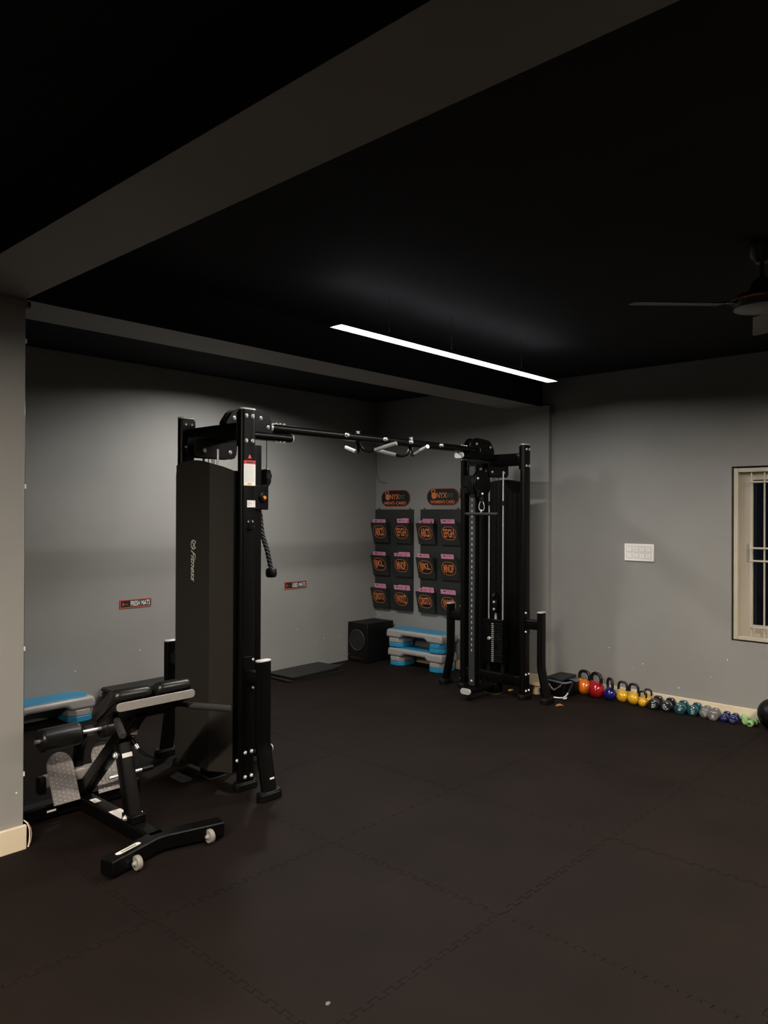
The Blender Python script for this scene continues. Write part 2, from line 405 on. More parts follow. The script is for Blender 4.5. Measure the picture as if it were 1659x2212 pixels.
def tower(X0, s, carriage_z, full):
    """s = +1: left tower (inner side +X); s = -1: right tower, the same turned half round"""
    T = lambda x, y, z: V((X0 + s*x, s*y, z))
    D = lambda x, y, z=0: V((s*x, s*y, z))
    def build(mb, name, m, parent=CC, **k):
        return mb.build(name, m, parent, **k)
    ups = []
    for q in (-1, 1):
        y = q*.333
        u = build(MB().sweep([T(0, y, .045), T(0, y, 2.272)], OV, up=(0, 1, 0)), 'upright', M_BLK, bevel=0)
        build(MB().prism([(a*1.02, b*1.04) for a, b in OV], T(0, y, 2.272), (1, 0, 0), (0, 1, 0), (0, 0, .012)), 'end_cap', M_SIL, u, bevel=.004)
        pm = MB(); pad_mesh(pm, T(0, y, 0).x, T(0, y, 0).y); build(pm, 'foot_pad', M_RBR, u, bevel=.004)
        for side in (-1, 1):
            for z in (2.235, 2.087):
                for x in (-.022, .024): bolt(u, T(x, y + side*.0285, z), D(0, side))
        for z in (.225, .08):
            for x in (-.022, .024): bolt(u, T(x, y + q*.0285, z), D(0, q))
        for z in (.775, .607): bolt(u, T(.03, y + q*.0285, z), D(0, q))
        bolt(u, T(-.0575, y, .18), D(-1, 0)); ups.append(u)
        # stabiliser leg
        pth = [(.505, .785), (.505, .33), (.507, .295), (.514, .262), (.561, .05)]
        leg = build(MB().sweep([T(0, q*a, z) for a, z in pth], oval(.1, .05, 8), up=(0, 1, 0)), 'stabiliser_leg', M_BLK)
        build(MB().prism(oval(.103, .053, 8), T(0, q*.505, .785), (1, 0, 0), (0, 1, 0), (0, 0, .01)), 'end_cap', M_SIL, leg, bevel=.003)
        pm = MB(); pad_mesh(pm, T(0, q*.566, 0).x, T(0, q*.566, 0).y, .052); build(pm, 'foot_pad', M_RBR, leg, bevel=.004)
        br = MB().sweep([T(0, q*.36, .675), T(0, q*.482, .675)], rrect(.06, .085, .012)); build(br, 'bracket', M_BLK, leg)
        br2 = MB().box(*sorted((T(-.035, 0, 0).x, T(.035, 0, 0).x)), *sorted((T(0, q*.3605, 0).y, T(0, q*.366, 0).y)), .585, .795)
        build(br2, 'flange', M_BLK, leg, bevel=.002)
    # beams
    tb = build(MB().sweep([T(0, -.300, 2.147), T(0, .300, 2.147)], rrect(.066, .112, .014)), 'top_beam', M_BLK)
    for q in (-1, 1):
        build(MB().box(*sorted((T(-.05, 0, 0).x, T(.05, 0, 0).x)), *sorted((T(0, q*.298, 0).y, T(0, q*.3045, 0).y)), 2.055, 2.262), 'flange', M_BLK, tb, bevel=.003)
    bb = build(MB().sweep([T(0, -.300, .152), T(0, .300, .152)], rrect(.066, .095, .012)), 'base_beam', M_BLK)
    build(MB().box(*sorted((T(-.06, 0, 0).x, T(.05, 0, 0).x)), -.06, .06, .006, .104), 'centre_foot', M_BLK, bb, bevel=.006)
    build(MB().box(*sorted((T(-.062, 0, 0).x, T(.052, 0, 0).x)), -.062, .062, .0005, .008), 'foot_sole', mat('grey_sole', (.05, .047, .043), .6), bb)
    bf = build(MB().sweep([T(.03, 0, .084), T(.425, 0, .084)], oval(.112, .05, 8)), 'base_foot', M_BLK)
    build(MB().sweep([T(.425, 0, .084), T(.437, 0, .084)], oval(.114, .052, 8), scale=[1, .93]), 'end_cap', M_SIL, bf)
    build(MB().lathe([(.02, .0005), (.022, .012), (.012, .016), (.012, .06)], T(.37, 0, 0), seg=14), 'levelling_foot', M_RBR, bf)
    build(MB().sweep([T(.0, -.10, .112), T(.1, -.05, .112), T(.14, 0, .112)], rrect(.02, .06, .004)), 'gusset', M_BLK, bf)
    # pulley column with hole scale
    pc = build(MB().sweep([T(.31, 0, .10), T(.31, 0, 2.10)], rrect(.078, .062, .008), up=(1, 0, 0)), 'pulley_column', M_BLK)
    face = build(MB().box(*sorted((T(.341, 0, 0).x, T(.3425, 0, 0).x)), -.031, .031, .125, 2.08), 'scale_strip', M_RACK, pc)
    hs = MB()
    for i in range(30):
        z = .443 + .0497*i
        hs.prism(circ(.0045, 8), T(.3425, 0, z), (0, 1, 0), (0, 0, 1), D(.0006, 0)); hs.prism([(-.007, .009), (.007, .009), (.007, .012), (-.007, .012)], T(.3425, 0, z-.022), (0, 1, 0), (0, 0, 1), D(.0005, 0))
    o = build(hs, 'hole_scale', M_TAG, pc); o['kind'] = 'stuff'
    for z in (.165,): bolt(pc, T(.3428, 0, z), D(1, 0))
    bolt(pc, T(.31, -.0395, .13), D(0, -1))
    # brackets with pulleys
    up_poly = [(.06, 2.19), (.06, 2.235), (.10, 2.295), (.13, 2.318), (.17, 2.325), (.33, 2.335), (.37, 2.325), (.40, 2.30), (.42, 2.26), (.43, 2.20), (.43, 2.17), (.10, 2.17)]
    lo_poly = [(-.17, 2.12), (-.175, 2.03), (-.165, 2.005), (-.14, 1.995), (.10, 1.995), (.125, 2.003), (.14, 2.03), (.145, 2.12)]
    for nm, poly, bl in (('top_bracket', up_poly, ((.12, 2.262), (.33, 2.28), (.39, 2.225))), ('stack_bracket', lo_poly, ((-.10, 2.04), (.09, 2.04)))):
        for q in (-1, 1):
            b = build(MB().prism(poly, T(0, q*.034, 0), D(1, 0), (0, 0, 1), D(0, q*.005)), nm, M_BLK, bevel=.0015)
            for x, z in bl: bolt(b, T(x, q*.0395, z), D(0, q))
    for x, z, r in ((.12, 2.252, .05), (.33, 2.27, .05), (-.10, 2.04, .045), (.09, 2.04, .045)):
        build(MB().lathe([(r, -.012), (r*.82, -.006), (r*.82, .006), (r, .012)], T(x, 0, z), (0, 1, 0), 20), 'pulley', M_RBR)
    # stub that carries the overhead bar
    L = .60 if s > 0 else .53
    st = build(MB().sweep([T(.04, 0, 2.168), T(L, 0, 2.168)], oval(.1, .054, 8)), 'stub_arm', M_BLK)
    build(MB().sweep([T(L, 0, 2.168), T(L+.011, 0, 2.168)], oval(.102, .056, 8), scale=[1, .92]), 'end_cap', M_SIL, st)
    for x in (L-.13, L-.095, L-.06):
        bolt(st, T(x, -.02, 2.141), (0, 0, -1)); bolt(st, T(x, -.02, 2.256), (0, 0, 1))
    # weight stack
    for q in (-1, 1):
        build(MB().cyl(T(-.03, q*.078, .2), T(-.03, q*.078, 2.05), .0075, seg=14), 'guide_rod', M_CHR)
        build(MB().cyl(T(-.03, q*.078, .2), T(-.03, q*.078, .285), .022, seg=14), 'cushion', M_RBR)
        build(MB().cyl(T(-.03, q*.078, 1.735), T(-.03, q*.078, 1.775), .013, seg=12), 'rod_collar', M_RBR)
    n = 20; p = .0182; base = .288; src = None
    for i in range(n):
        z = base + i*p
        if src is None:
            src = build(MB().box(-.05, .05, -.108, .108, 0, p-.0022), 'weight_plate', M_BLK, bevel=.002); o = src
        else:
            o = src.copy(); COL.objects.link(o)
        o.location = T(-.03, 0, z)
    build(MB().box(-.05, .05, -.108, .108, 0, .03), 'top_plate', M_BLK, loc=T(-.03, 0, base+n*p), bevel=.003)
    nm = MB()
    for i in range(n):
        z = base + i*p
        nm.prism([(-.013, .003), (.013, .003), (.013, .013), (-.013, .013)], T(.0205, 0, z), (0, 1, 0), (0, 0, 1), D(.0006, 0))
    o = build(nm, 'weight_numbers', M_HUB); o['kind'] = 'stuff'
    sel = build(MB().cyl(T(-.03, 0, .31), T(-.03, 0, .78), .012, seg=12), 'selector_stem', M_CHR)
    pin = MB(); pin.cyl(T(-.02, .0, .515), T(.075, .0, .515), .005, seg=10); pin.lathe([(.009, 0), (.0155, .006), (.0165, .02), (.012, .027), (.006, .027)], T(.062, 0, .515), D(1, 0), 14)
    build(pin, 'selector_pin', M_CHR)
    hb = MB(); hb.box(*sorted((T(-.06, 0, 0).x, T(0, 0, 0).x)), -.028, .028, .74, .86)
    sh = build(hb, 'stack_pulley_block', M_BLK, bevel=.004); bolt(sh, T(.0005, .0, .775), D(1, 0)); bolt(sh, T(.0005, 0, .84), D(1, 0))
    build(MB().lathe([(.042, -.012), (.034, -.005), (.034, .005), (.042, .012)], T(-.03, 0, .89), (0, 1, 0), 20), 'pulley', M_RBR)
    for y in (-.045, -.02, .03): build(MB().cyl(T(-.03, y, .9 if y != -.045 else .72), T(-.03, y*.8, 2.02), .0028, seg=6), 'cable', M_RBR)
    # shroud: folded sheet with an arched head
    plan = [(-.045, -.3165), (-.082, -.318), (-.115, -.255), (-.16, -.185)] + [(-.16, -.185 + .37*i/10) for i in range(1, 10)] + [(-.16, .185), (-.115, .255), (-.082, .318), (-.045, .3165)]
    vs, fs = [], []
    top = lambda y: 1.978 - .72*y*y
    for k in (0, .004):
        for x, y in plan: vs += [T(x+k, y, .108), T(x+k, y, top(y))]
    m2 = 2*len(plan)
    for i in range(len(plan)-1):
        a = 2*i; fs += [(a, a+2, a+3, a+1), (m2+a, m2+a+1, m2+a+3, m2+a+2), (a+1, a+3, m2+a+3, m2+a+1), (a, m2+a, m2+a+2, a+2)]
    fs += [(0, 1, m2+1, m2), (m2-2, 2*m2-2, 2*m2-1, m2-1)]
    sm = MB().add(vs, fs); sm.m = [1 if i >= 4*(len(plan)-1) or i % 4 == 1 or i < 4 or i >= 4*(len(plan)-2) else 0 for i in range(len(sm.m))]  # inner faces and end returns blackened: shade put into the colour
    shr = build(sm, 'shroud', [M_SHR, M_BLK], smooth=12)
    if s > 0:                                # emblem and script on the outer face
        lg = MB(); X = -.1607; c = (0, -.014, 1.458)
        o_, i_ = [], []
        for k in range(25):
            t = math.radians(40 + 280*k/24); o_.append((.030*math.cos(t), .030*math.sin(t))); i_.append((.0235*math.cos(t), .0235*math.sin(t)))
        O = V((X, c[1], c[2])); u, v = V((0, -1, 0)), V((0, 0, 1))
        for k in range(24):
            lg.flat([o_[k], o_[k+1], i_[k+1], i_[k]], O, u, v)
        lg.flat([(-.016, -.02), (-.008, -.022), (.034, .022), (.022, .018)], O, u, v); lg.flat([(-.016, .018), (-.006, .018), (.028, -.022), (.014, -.018)], O, u, v)
        text(lg, 'Fitness', (X, -.012, 1.328), (0, 0, -1), (0, -1, 0), .195, .05, bold=.012, shear=.55)
        build(lg, 'logo', mat('logo_silver', (.80, .79, .74), .4), shr, smooth=0)
    # pulley carriage on the column
    z = carriage_z
    cr = build(MB().sweep([T(.325, 0, z-.08), T(.325, 0, z+.08)], rrect(.112, .135, .02, 4), up=(1, 0, 0)), 'carriage', M_BLK, bevel=.004)
    kn = MB(); kn.lathe([(.03, 0), (.034, .006), (.026, .012), (.024, .006)], T(.338, -.056, z+.0), D(0, -1), 20); build(kn, 'knob_ring', M_RBR, cr)
    build(MB().lathe([(.012, .0), (.0135, .014), (.012, .022), (.004, .024)], T(.338, -.056, z), D(0, -1), 18), 'knob_button', mat('orange_knob', (.75, .24, .02), .4), cr)
    # swivel housing with two half-round cheek plates on the other side
    ck = []
    for k in range(17):
        t = math.radians(-118 + 215*k/16); ck.append((.140*math.cos(t), .125*math.sin(t)))
    ck += [(-.085, .07), (-.10, .02), (-.06, -.025), (-.03, -.05)]
    zz = z + (.02 if s > 0 else 0.0)
    if s < 0:
        for yy in (.062, .098):
            b = build(MB().prism(ck, T(.345, yy, zz), D(-1, 0), (0, 0, 1), D(0, .007)), 'cheek_plate', M_BLK, cr, bevel=.003)
        for x, q in ((.40, .05), (.335, -.085)): bolt(cr, T(x, .105, zz+q), D(0, 1))
        build(MB().lathe([(.095, .069), (.08, .078), (.08, .088), (.095, .097)], T(.345, 0, zz), D(0, 1), 28), 'pulley', M_RBR, cr)
        dh = MB().sweep([T(.395, -.03, zz-.02), T(.455, -.03, zz-.025), T(.47, -.03, zz-.045), T(.47, -.03, zz-.115), T(.455, -.03, zz-.135), T(.395, -.03, zz-.14)], circ(.007, 8), up=(0, 1, 0))
        build(dh, 'pull_handle', M_RBR, cr)
    else:
        ph = MB().prism([(.016, -.005), (.023, -.04), (.018, -.085), (-.004, -.115), (-.022, -.11), (-.024, -.03), (-.018, .004), (.0, .01)], T(.405, -.035, zz+.165), D(1, 0), (0, 0, 1), D(0, .07))
        build(ph, 'cheek_plate', M_BLK, cr, bevel=.006); build(MB().lathe([(.021, -.012), (.016, -.004), (.016, .004), (.021, .012)], T(.402, -.03, zz+.125), D(0, 1), 18), 'pulley', M_RBR, cr)
        build(MB().prism(rrect(.07, .108, .02, 4), T(.362, 0, z+.08), D(1, 0), (0, 1, 0), (0, 0, .007)), 'carriage_cap', M_BLK, cr, bevel=.002)
    build(MB().cyl(T(.41, 0, z+.1), T(.41, 0, 2.22), .0028, seg=6), 'cable', M_RBR)
    build(MB().cyl(T(.30, .055, .13), T(.30, .055, z-.05), .0028, seg=6), 'cable', M_RBR)
    return ups

upsL = tower(0.0, 1, 1.756, True)
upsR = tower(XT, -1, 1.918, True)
# stickers and hook on the near left upright
nu = upsL[0]; Yf = -.333 - .0285
wl = MB(); wl.box(-.040, .045, Yf-.0006, Yf, 1.818, 1.969); wl.mi = 1; wl.box(-.040, .045, Yf-.0009, Yf-.0006, 1.947, 1.969)
wl.mi = 2
for i in range(13):
    z = 1.938 - i*.0078; wl.box(-.034, .038 - .02*random.random(), Yf-.0009, Yf-.0006, z-.0012, z)
wl.mi = 3; wl.box(-.012, .016, Yf-.0009, Yf-.0006, 1.823, 1.834); wl.mi = 4; wl.box(-.02, .03, Yf-.0011, Yf-.0009, 1.954, 1.961)
wl.build('warning_label', [M_TAG, M_RED, M_GREYT, M_YEL, M_INK], nu, smooth=0)
MB().prism([(-.014, -.011), (.014, -.011), (0, .014)], (.003, Yf, 1.992), (1, 0, 0), (0, 0, 1), (0, -.0006, 0)).build('warning_triangle', mat('red_orange_print', (.62, .08, .03), .5), nu, smooth=0)
qt = MB(); qt.box(-.015, .045, Yf-.0006, Yf, 1.688, 1.730); qt.mi = 1
for i, w in enumerate((.02, .03, .016)): qt.box(-.011, -.011+w, Yf-.0009, Yf-.0006, 1.72-.009*i-.002, 1.72-.009*i)
qt.build('white_tag', [M_TAG, M_GREYT], nu, smooth=0)
hk = MB(); hk.box(-.014, .028, Yf-.004, Yf, 1.592, 1.612); hk.box(-.006, .018, Yf-.004, Yf, 1.555, 1.595); hk.box(-.006, .018, Yf-.035, Yf-.003, 1.553, 1.558); hk.box(-.006, .018, Yf-.039, Yf-.034, 1.553, 1.575)
hook = hk.build('accessory_hook', M_BLK, nu, bevel=.001)
for x in (-.009, .023): bolt(hook, (x, Yf-.004, 1.602), (0, -1, 0)).scale = (.45,)*3
lt = MB(); lt.prism([(-.014, -.005), (.018, -.005), (.018, .005), (-.014, .005)], (.012, -.5735, .116), (1, 0, 0), (0, .217, .976), (0, -.0006, .0001)); lt.build('size_tag', M_TAG, nu, smooth=0)

# overhead bar with eye bolts and pull-up grips
ob = MB().sweep([(.43, 0, 2.2265), (2.76, 0, 2.2265)], oval(.1, .056, 8)).build('overhead_bar', M_BLK, CC)
for x, e in ((.43, -1), (2.76, 1)):
    MB().sweep([(x, 0, 2.2265), (x+e*.012, 0, 2.2265)], oval(.102, .058, 8), scale=[1, .9]).build('end_cap', M_SIL, ob)
for x in (1.10, 1.51, 1.81, 2.195):
    m = MB(); m.lathe([(.016, 0), (.016, .004), (.008, .005), (.008, .014), (.0135, .015), (.0135, .026), (.008, .03)], (x, -.049, 2.229), (0, -1, 0), 12); m.build('eye_bolt', M_CHR, ob)
for x, dx in ((1.27, .11), (1.88, -.09)):
    for q in (-1, 1):
        pts = [(x, q*.012, 2.205), (x+dx*.12, q*.014, 2.165), (x+dx*.3, q*.028, 2.135), (x+dx*.55, q*.06, 2.124), (x+dx*.75, q*.10, 2.133)]
        g = MB().sweep(pts, circ(.0125, 10), up=(1, 0, 0)).build('grip_arm', M_BLK, ob)
        e0, e1 = V(pts[-1]), V((x+dx*1.25, q*.27, 2.178))
        MB().cyl(e0, e1, .0155, seg=14).build('grip', M_CHR, g)
    MB().lathe([(.016, .0), (.016, .006), (.011, .007), (.011, .014), (.016, .015), (.016, .022)], (x, 0, 2.254), (0, 0, 1), 12).build('grip_nut', M_CHR, ob)

# attachments hanging on the cables
rp = thing('triceps_rope', 'black twisted triceps rope with rubber end hanging at the left tower', 'rope', (3.18, 3.99, 0))
for q, tp in ((0, ((-.045, .005, 1.655), (-.03, -.0, 1.52), (.006, -.012, 1.40), (.038, -.014, 1.275))), (1, ((-.045, .02, 1.655), (-.07, .05, 1.50), (-.075, .06, 1.38), (-.075, .06, 1.26)))):
    P = [V(p) for p in tp]; pl = []
    for i in range(41):
        t = i/40*3; k = min(int(t), 2); f = t-k; pl.append(P[k].lerp(P[k+1], f))
    for k in range(3):
        pth = []
        for i, p in enumerate(pl):
            a = i*.75 + k*2*PI/3; pth.append(p + V((math.cos(a)*.0095, math.sin(a)*.0095, 0)))
        MB().sweep(pth, circ(.0086, 7), up=(0, 1, 0)).build('rope_strand', mat('dark_rope_fibre', (.035, .033, .03), .6), rp)
    e = P[-1]
    MB().lathe([(.018, .012), (.03, .008), (.037, -.004), (.038, -.034), (.032, -.05), (.012, -.054)], e, (0, 0, 1), 18).build('rubber_end', M_RBR, rp)
MB().lathe([(.02, 0), (.022, .02), (.012, .03)], (-.045, .012, 1.644), seg=12).build('rope_collar', M_CHR, rp)
cb = thing('carabiner', 'chrome carabiner hanging under the right tower pulley', 'carabiner', (5.475, 3.850, 1.728))
MB().sweep([(0.014*math.cos(t)*(1.0 - .3*math.sin(t)), -.018*math.cos(t)*(1.0-.3*math.sin(t)), .045*math.sin(t)) for t in [2*PI*i/18 for i in range(18)]], circ(.004, 8), up=(.8, .6, 0), closed=True).build('link', M_CHR, cb)
MB().lathe([(.012, .04), (.02, .05), (.02, .075), (.012, .085)], seg=12).build('stopper', M_RBR, cb)
hb = thing('bar_handle', 'short black straight bar handle clipped under the carabiner', 'handle', (5.475, 3.855, 1.655))
ax = V((.62, -.78, 0))
m = MB(); m.cyl(ax*-.135, ax*.135, .0145, seg=14); m.build('grip', M_FOAM, hb)
for q in (-1, 1): MB().lathe([(.017, 0), (.019, .004), (.017, .012), (.008, .015)], ax*(q*.135), ax*q, 14).build('end_cap', M_RBR, hb)
MB().box(-.006, .006, -.006, .006, .012, .04).build('eyelet', M_CHR, hb, bevel=.002)

# ================================================================== ROMAN CHAIR BENCH
BX, BY = 1.97, 3.70
RB = thing('roman_chair', 'black back extension bench with split hip pads, ankle rollers and tread plates', 'gym bench', (BX, BY, 0))
def P(x, Y, z): return V((x, Y-BY, z))
ff = MB().prism([(-.300, 3.172-BY), (-.02, 3.252-BY), (.02, 3.252-BY), (.305, 3.172-BY), (.325, 3.257-BY), (.03, 3.337-BY), (-.03, 3.337-BY), (-.315, 3.257-BY)], (0, 0, .014), (1, 0, 0), (0, 1, 0), (0, 0, .071)).build('front_foot', M_BLK, RB, bevel=.006)
for x in (-.17, .225):
    w = MB().lathe([(.008, -.012), (.031, -.012), (.034, -.007), (.034, .007), (.031, .012), (.008, .012)], P(x, 3.185, .036), (1, 0, 0), 22).build('wheel', M_HUB, ff)
    MB().lathe([(.013, 0), (.013, .004), (.009, .006), (.009, .012), (.006, .014)], P(x-.012, 3.185, .036), (-1, 0, 0), 10).build('wheel_bolt', M_CHR, ff)
for x in (-.285, .29):
    MB().box(x-.02, x+.02, 3.19-BY, 3.24-BY, .0005, .014).build('rubber_foot', M_RBR, ff)
lb = MB(); ang = math.atan2(.08, .28); u = V((math.cos(ang), math.sin(ang), 0)); v = V((-math.sin(ang), math.cos(ang), 0)); c = P(-.18, 3.252, .0852)
lb.flat([(a, b) for a, b in oval(.155, .034, 8)], c, u, v); lb.mi = 1; lb.ring(oval(.155, .034, 8), oval(.148, .027, 8), c+V((0, 0, .0002)), u, v)
for i in range(9): lb.flat([(-.045+.0105*i, -.006), (-.038+.0105*i, -.006), (-.036+.0105*i, .004), (-.043+.0105*i, .004)], c+V((0, 0, .0003)), u, v)
lb.build('foot_label', [M_TAG, M_INK], ff, smooth=0)
spn = MB().sweep([P(0, 3.30, .05), P(0, 4.09, .05)], rrect(.08, .07, .008)).build('base_tube', M_BLK, RB)
t1 = MB(); t1.flat([(-.02, -.032), (.02, -.032), (.02, .032), (-.02, .032)], P(-.005, 3.925, .0856), (1, 0, 0), (0, 1, 0)); t1.mi = 1
for i in range(4): t1.flat([(-.015, -.02+i*.006), (0, -.02+i*.006), (0, -.017+i*.006), (-.015, -.017+i*.006)], P(-.005, 3.925, .0858), (1, 0, 0), (0, 1, 0))
t1.build('white_tag', [M_TAG, M_GREYT], spn, smooth=0)
t2 = MB(); t2.flat([(-.034, -.07), (.034, -.07), (.034, .07), (-.034, .07)], P(-.0, 3.655, .0856), (1, 0, 0), (0, 1, 0)); t2.mi = 1; t2.flat([(-.034, -.07), (.034, -.07), (.034, -.06), (-.034, -.06)], P(0, 3.655, .0858), (1, 0, 0), (0, 1, 0)); t2.mi = 2
for i in range(10): t2.flat([(-.028, -.052+i*.0105), (.026-.02*random.random(), -.052+i*.0105), (.02, -.050+i*.0105), (-.028, -.050+i*.0105)], P(0, 3.655, .0858), (1, 0, 0), (0, 1, 0))
t2.mi = 3; t2.flat([(-.012, .055), (.012, .055), (.012, .064), (-.012, .064)], P(0, 3.655, .0858), (1, 0, 0), (0, 1, 0))
t2.build('warning_label', [M_TAG, M_RED, M_GREYT, M_ORNG], spn, smooth=0)
rf = MB().prism([(-.33, 4.045-BY), (.33, 4.045-BY), (.35, 4.09-BY), (.33, 4.135-BY), (-.33, 4.135-BY), (-.35, 4.09-BY)], (0, 0, .012), (1, 0, 0), (0, 1, 0), (0, 0, .073)).build('rear_foot', M_BLK, RB, bevel=.008)
MB().box(-.215, -.165, 4.0445-BY, 4.045-BY, .045, .056).build('size_tag', M_TAG, rf, smooth=0)
for x in (-.3, .3): MB().box(x-.03, x+.03, 4.055-BY, 4.125-BY, .0005, .012).build('rubber_foot', M_RBR, rf)
ps = MB().sweep([P(0, 3.525, .10), P(0, 3.645, .455)], rrect(.07, .062, .006), up=(0, 1, 0)).build('front_post', M_BLK, RB)
MB().box(-.04, .04, 3.475-BY, 3.575-BY, .086, .125).build('post_bracket', M_BLK, ps, bevel=.004)
for x in (-1, 1): bolt(ps, P(x*.0405, 3.535, .108), (x, 0, 0)).scale = (1.3,)*3
for x in (-1, 1): bolt(ps, P(x*.036, 3.64, .40), (x, 0, 0)).scale = (1.5,)*3
pl = MB(); pl.prism([(-.028, -.011), (.028, -.011), (.028, .011), (-.028, .011)], P(0, 3.5935, .405), (1, 0, 0), (0, .32, .947), (0, -.0006, .0002)); pl.build('bar_tag', M_TAG, ps, smooth=0)
mt = MB().sweep([P(0, 4.085, .09), P(0, 3.47, .655)], rrect(.066, .07, .008), up=(0, 1, 1)).build('main_tube', M_BLK, RB)
kb = MB(); kb.cyl(P(.035, 3.66, .50), P(.052, 3.60, .445), .017, seg=14); kb.build('pin_barrel', M_BLK, mt)
MB().cyl(P(.05, 3.607, .45), P(.056, 3.585, .425), .011, seg=12).build('pin_shaft', M_CHR, mt)
MB().sweep([P(.056, 3.587, .426), P(.07, 3.55, .405), P(.09, 3.49, .395)], rrect(.02, .012, .004), up=(0, 0, 1)).build('pin_lever', M_RBR, mt)
MB().prism([(-.016, -.02), (.016, -.02), (.016, .02), (-.016, .02)], P(.02, 3.565, .53), (.8, -.6, 0), (.3, .4, .87), (0, -.004, .002)).build('angle_plate', M_HUB, mt)
# pads
fr = MB(); fr.prism([(3.302-BY, .716), (3.302-BY, .757), (3.312-BY, .757), (3.335-BY, .742), (3.52-BY, .612), (3.515-BY, .603), (3.33-BY, .716)], (-.215, 0, 0), (0, 1, 0), (0, 0, 1), (.42, 0, 0))
pf = fr.build('pad_frame', M_BLK, RB, bevel=.002)
MB().prism(rrect(.424, .042, .018, 4), P(-.005, 3.302, .737), (1, 0, 0), (0, 0, 1), (0, -.008, 0)).build('front_strip', M_SILP, pf, bevel=.002)
for x0, x1 in ((-.215, -.018), (.012, .205)):
    prof = [(3.318-BY, .759), (3.307-BY, .778), (3.315-BY, .803), (3.345-BY, .814), (3.385-BY, .798), (3.55-BY, .682), (3.568-BY, .655), (3.556-BY, .632), (3.525-BY, .617), (3.50-BY, .632)]
    m = MB(); n = len(prof); vs = []
    cy = sum(p[0] for p in prof)/n; cz = sum(p[1] for p in prof)/n
    for xx, sc in ((x0, .86), (x0+.012, .97), (x0+.03, 1.0), (x1-.03, 1.0), (x1-.012, .97), (x1, .86)):
        for y, z in prof: vs.append((xx, cy+(y-cy)*sc, cz+(z-cz)*sc))
    fs = [(a*n+i, a*n+(i+1) % n, (a+1)*n+(i+1) % n, (a+1)*n+i) for a in range(5) for i in range(n)] + [tuple(range(n)), tuple(range(5*n, 6*n))]
    m.add(vs, fs).build('hip_pad', M_VIN, RB, smooth=60)
for a, b in ((P(-.15, 3.44, .668), P(-.24, 3.20, .637)), (P(.15, 3.44, .668), P(.345, 3.20, .648))):
    h = MB().cyl(a, a.lerp(b, .4), .011, seg=10).build('handle_arm', M_BLK, RB)
    d = (b-a).normalized(); MB().lathe([(.012, 0), (.0175, .004), (.0175, (b-a).length*.72), (.013, (b-a).length*.74)], a.lerp(b, .3), d, 14).build('handle_grip', M_FOAM, h)
# rollers
sh = MB().cyl(P(-.30, 4.0, .45), P(.30, 4.0, .45), .0115, seg=12).build('roller_shaft', M_CHR, RB)
for a, b in ((-.275, -.062), (.062, .275)):
    r = MB().lathe([(.02, a), (.054, a), (.06, a+.008), (.061, a+.02), (.061, b-.02), (.06, b-.008), (.054, b), (.02, b)], P(0, 4.0, .45), (1, 0, 0), 28).build('ankle_roller', M_VIN, RB)
    e = a if a < 0 else b; MB().lathe([(.012, 0), (.012, .004), (.006, .006)], P(e, 4.0, .45), (1 if e > 0 else -1, 0, 0), 12).build('roller_bolt', M_CHR, r)
MB().sweep([P(0, 4.115, .09), P(0, 4.14, .16), P(0, 4.145, .24), P(0, 4.125, .33), P(0, 4.075, .40), P(0, 4.0, .452)], rrect(.045, .06, .008), up=(0, 1, 0)).build('roller_post', M_BLK, RB)
MB().sweep([P(-.205, 4.105, .195), P(.205, 4.105, .195)], rrect(.055, .062, .008)).build('plate_axle', M_SILP, RB)
for x in (-1, 1): MB().sweep([P(x*.206, 4.105, .18), P(x*.236, 4.105, .18)], rrect(.06, .09, .012)).build('axle_cap', M_RBR, RB)
px_ = MB().cyl(P(.04, 3.86, .21), P(.25, 3.86, .21), .010, seg=12).build('adjuster_rod', M_CHR, RB)
MB().cyl(P(.235, 3.86, .21), P(.30, 3.86, .21), .015, seg=12).build('adjuster_grip', M_RBR, px_)
dY, dZ = .126, .244; ln = math.hypot(dY, dZ); dv = V((0, dY/ln, dZ/ln)); nv = V((0, -dZ/ln, dY/ln))
for xc in (-.125, .125):
    pts = [(-.0725, 0), (.0725, 0), (.0725, .2)] + [(.0725*math.cos(t), .2+.075*math.sin(t)) for t in [PI*k/10 for k in range(1, 10)]] + [(-.0725, .2)]
    fp = MB().prism(pts, P(xc, 4.0, .0865), (1, 0, 0), dv, nv*.005).build('tread_plate', M_TREAD, RB, bevel=.001)
    tr = MB(); k = 0
    for r in range(12):
        for cidx in range(6):
            x = -.06 + cidx*.024; y = .012 + r*.0225 + (.011 if cidx % 2 else 0)
            if y > .262 or (y > .2 and math.hypot(x, y-.2) > .062): continue
            a = PI/4 if (r+cidx) % 2 else -PI/4
            uu = V((1, 0, 0))*math.cos(a)+dv*math.sin(a); vv = dv*math.cos(a)-V((1, 0, 0))*math.sin(a)
            tr.prism([(-.010, 0), (-.004, -.0028), (.004, -.0028), (.010, 0), (.004, .0028), (-.004, .0028)], P(xc, 4.0, .0865)+V((1, 0, 0))*x+dv*y+nv*.005, uu, vv, nv*.0022)
            tr.mi = 1; tr.flat([(-.0122, 0), (-.005, -.0045), (.005, -.0045), (.0122, 0), (.005, .0045), (-.005, .0045)], P(xc, 4.0, .0865)+V((1, 0, 0))*x+dv*y+nv*.0053, uu, vv); tr.mi = 0  # slightly larger dark diamond outlining each bar
    o = tr.build('tread_bars', [M_SILP, mat('tread_bar_outline', (.012, .011, .01), .7)], fp, smooth=0); o['kind'] = 'stuff'
    MB().prism([(0, 0), (.04, .0), (.0, .09)], P(xc-.003, 4.075, .09), (0, 1, 0), (0, 0, 1), (.006, 0, 0)).build('plate_rib', M_BLK, fp)

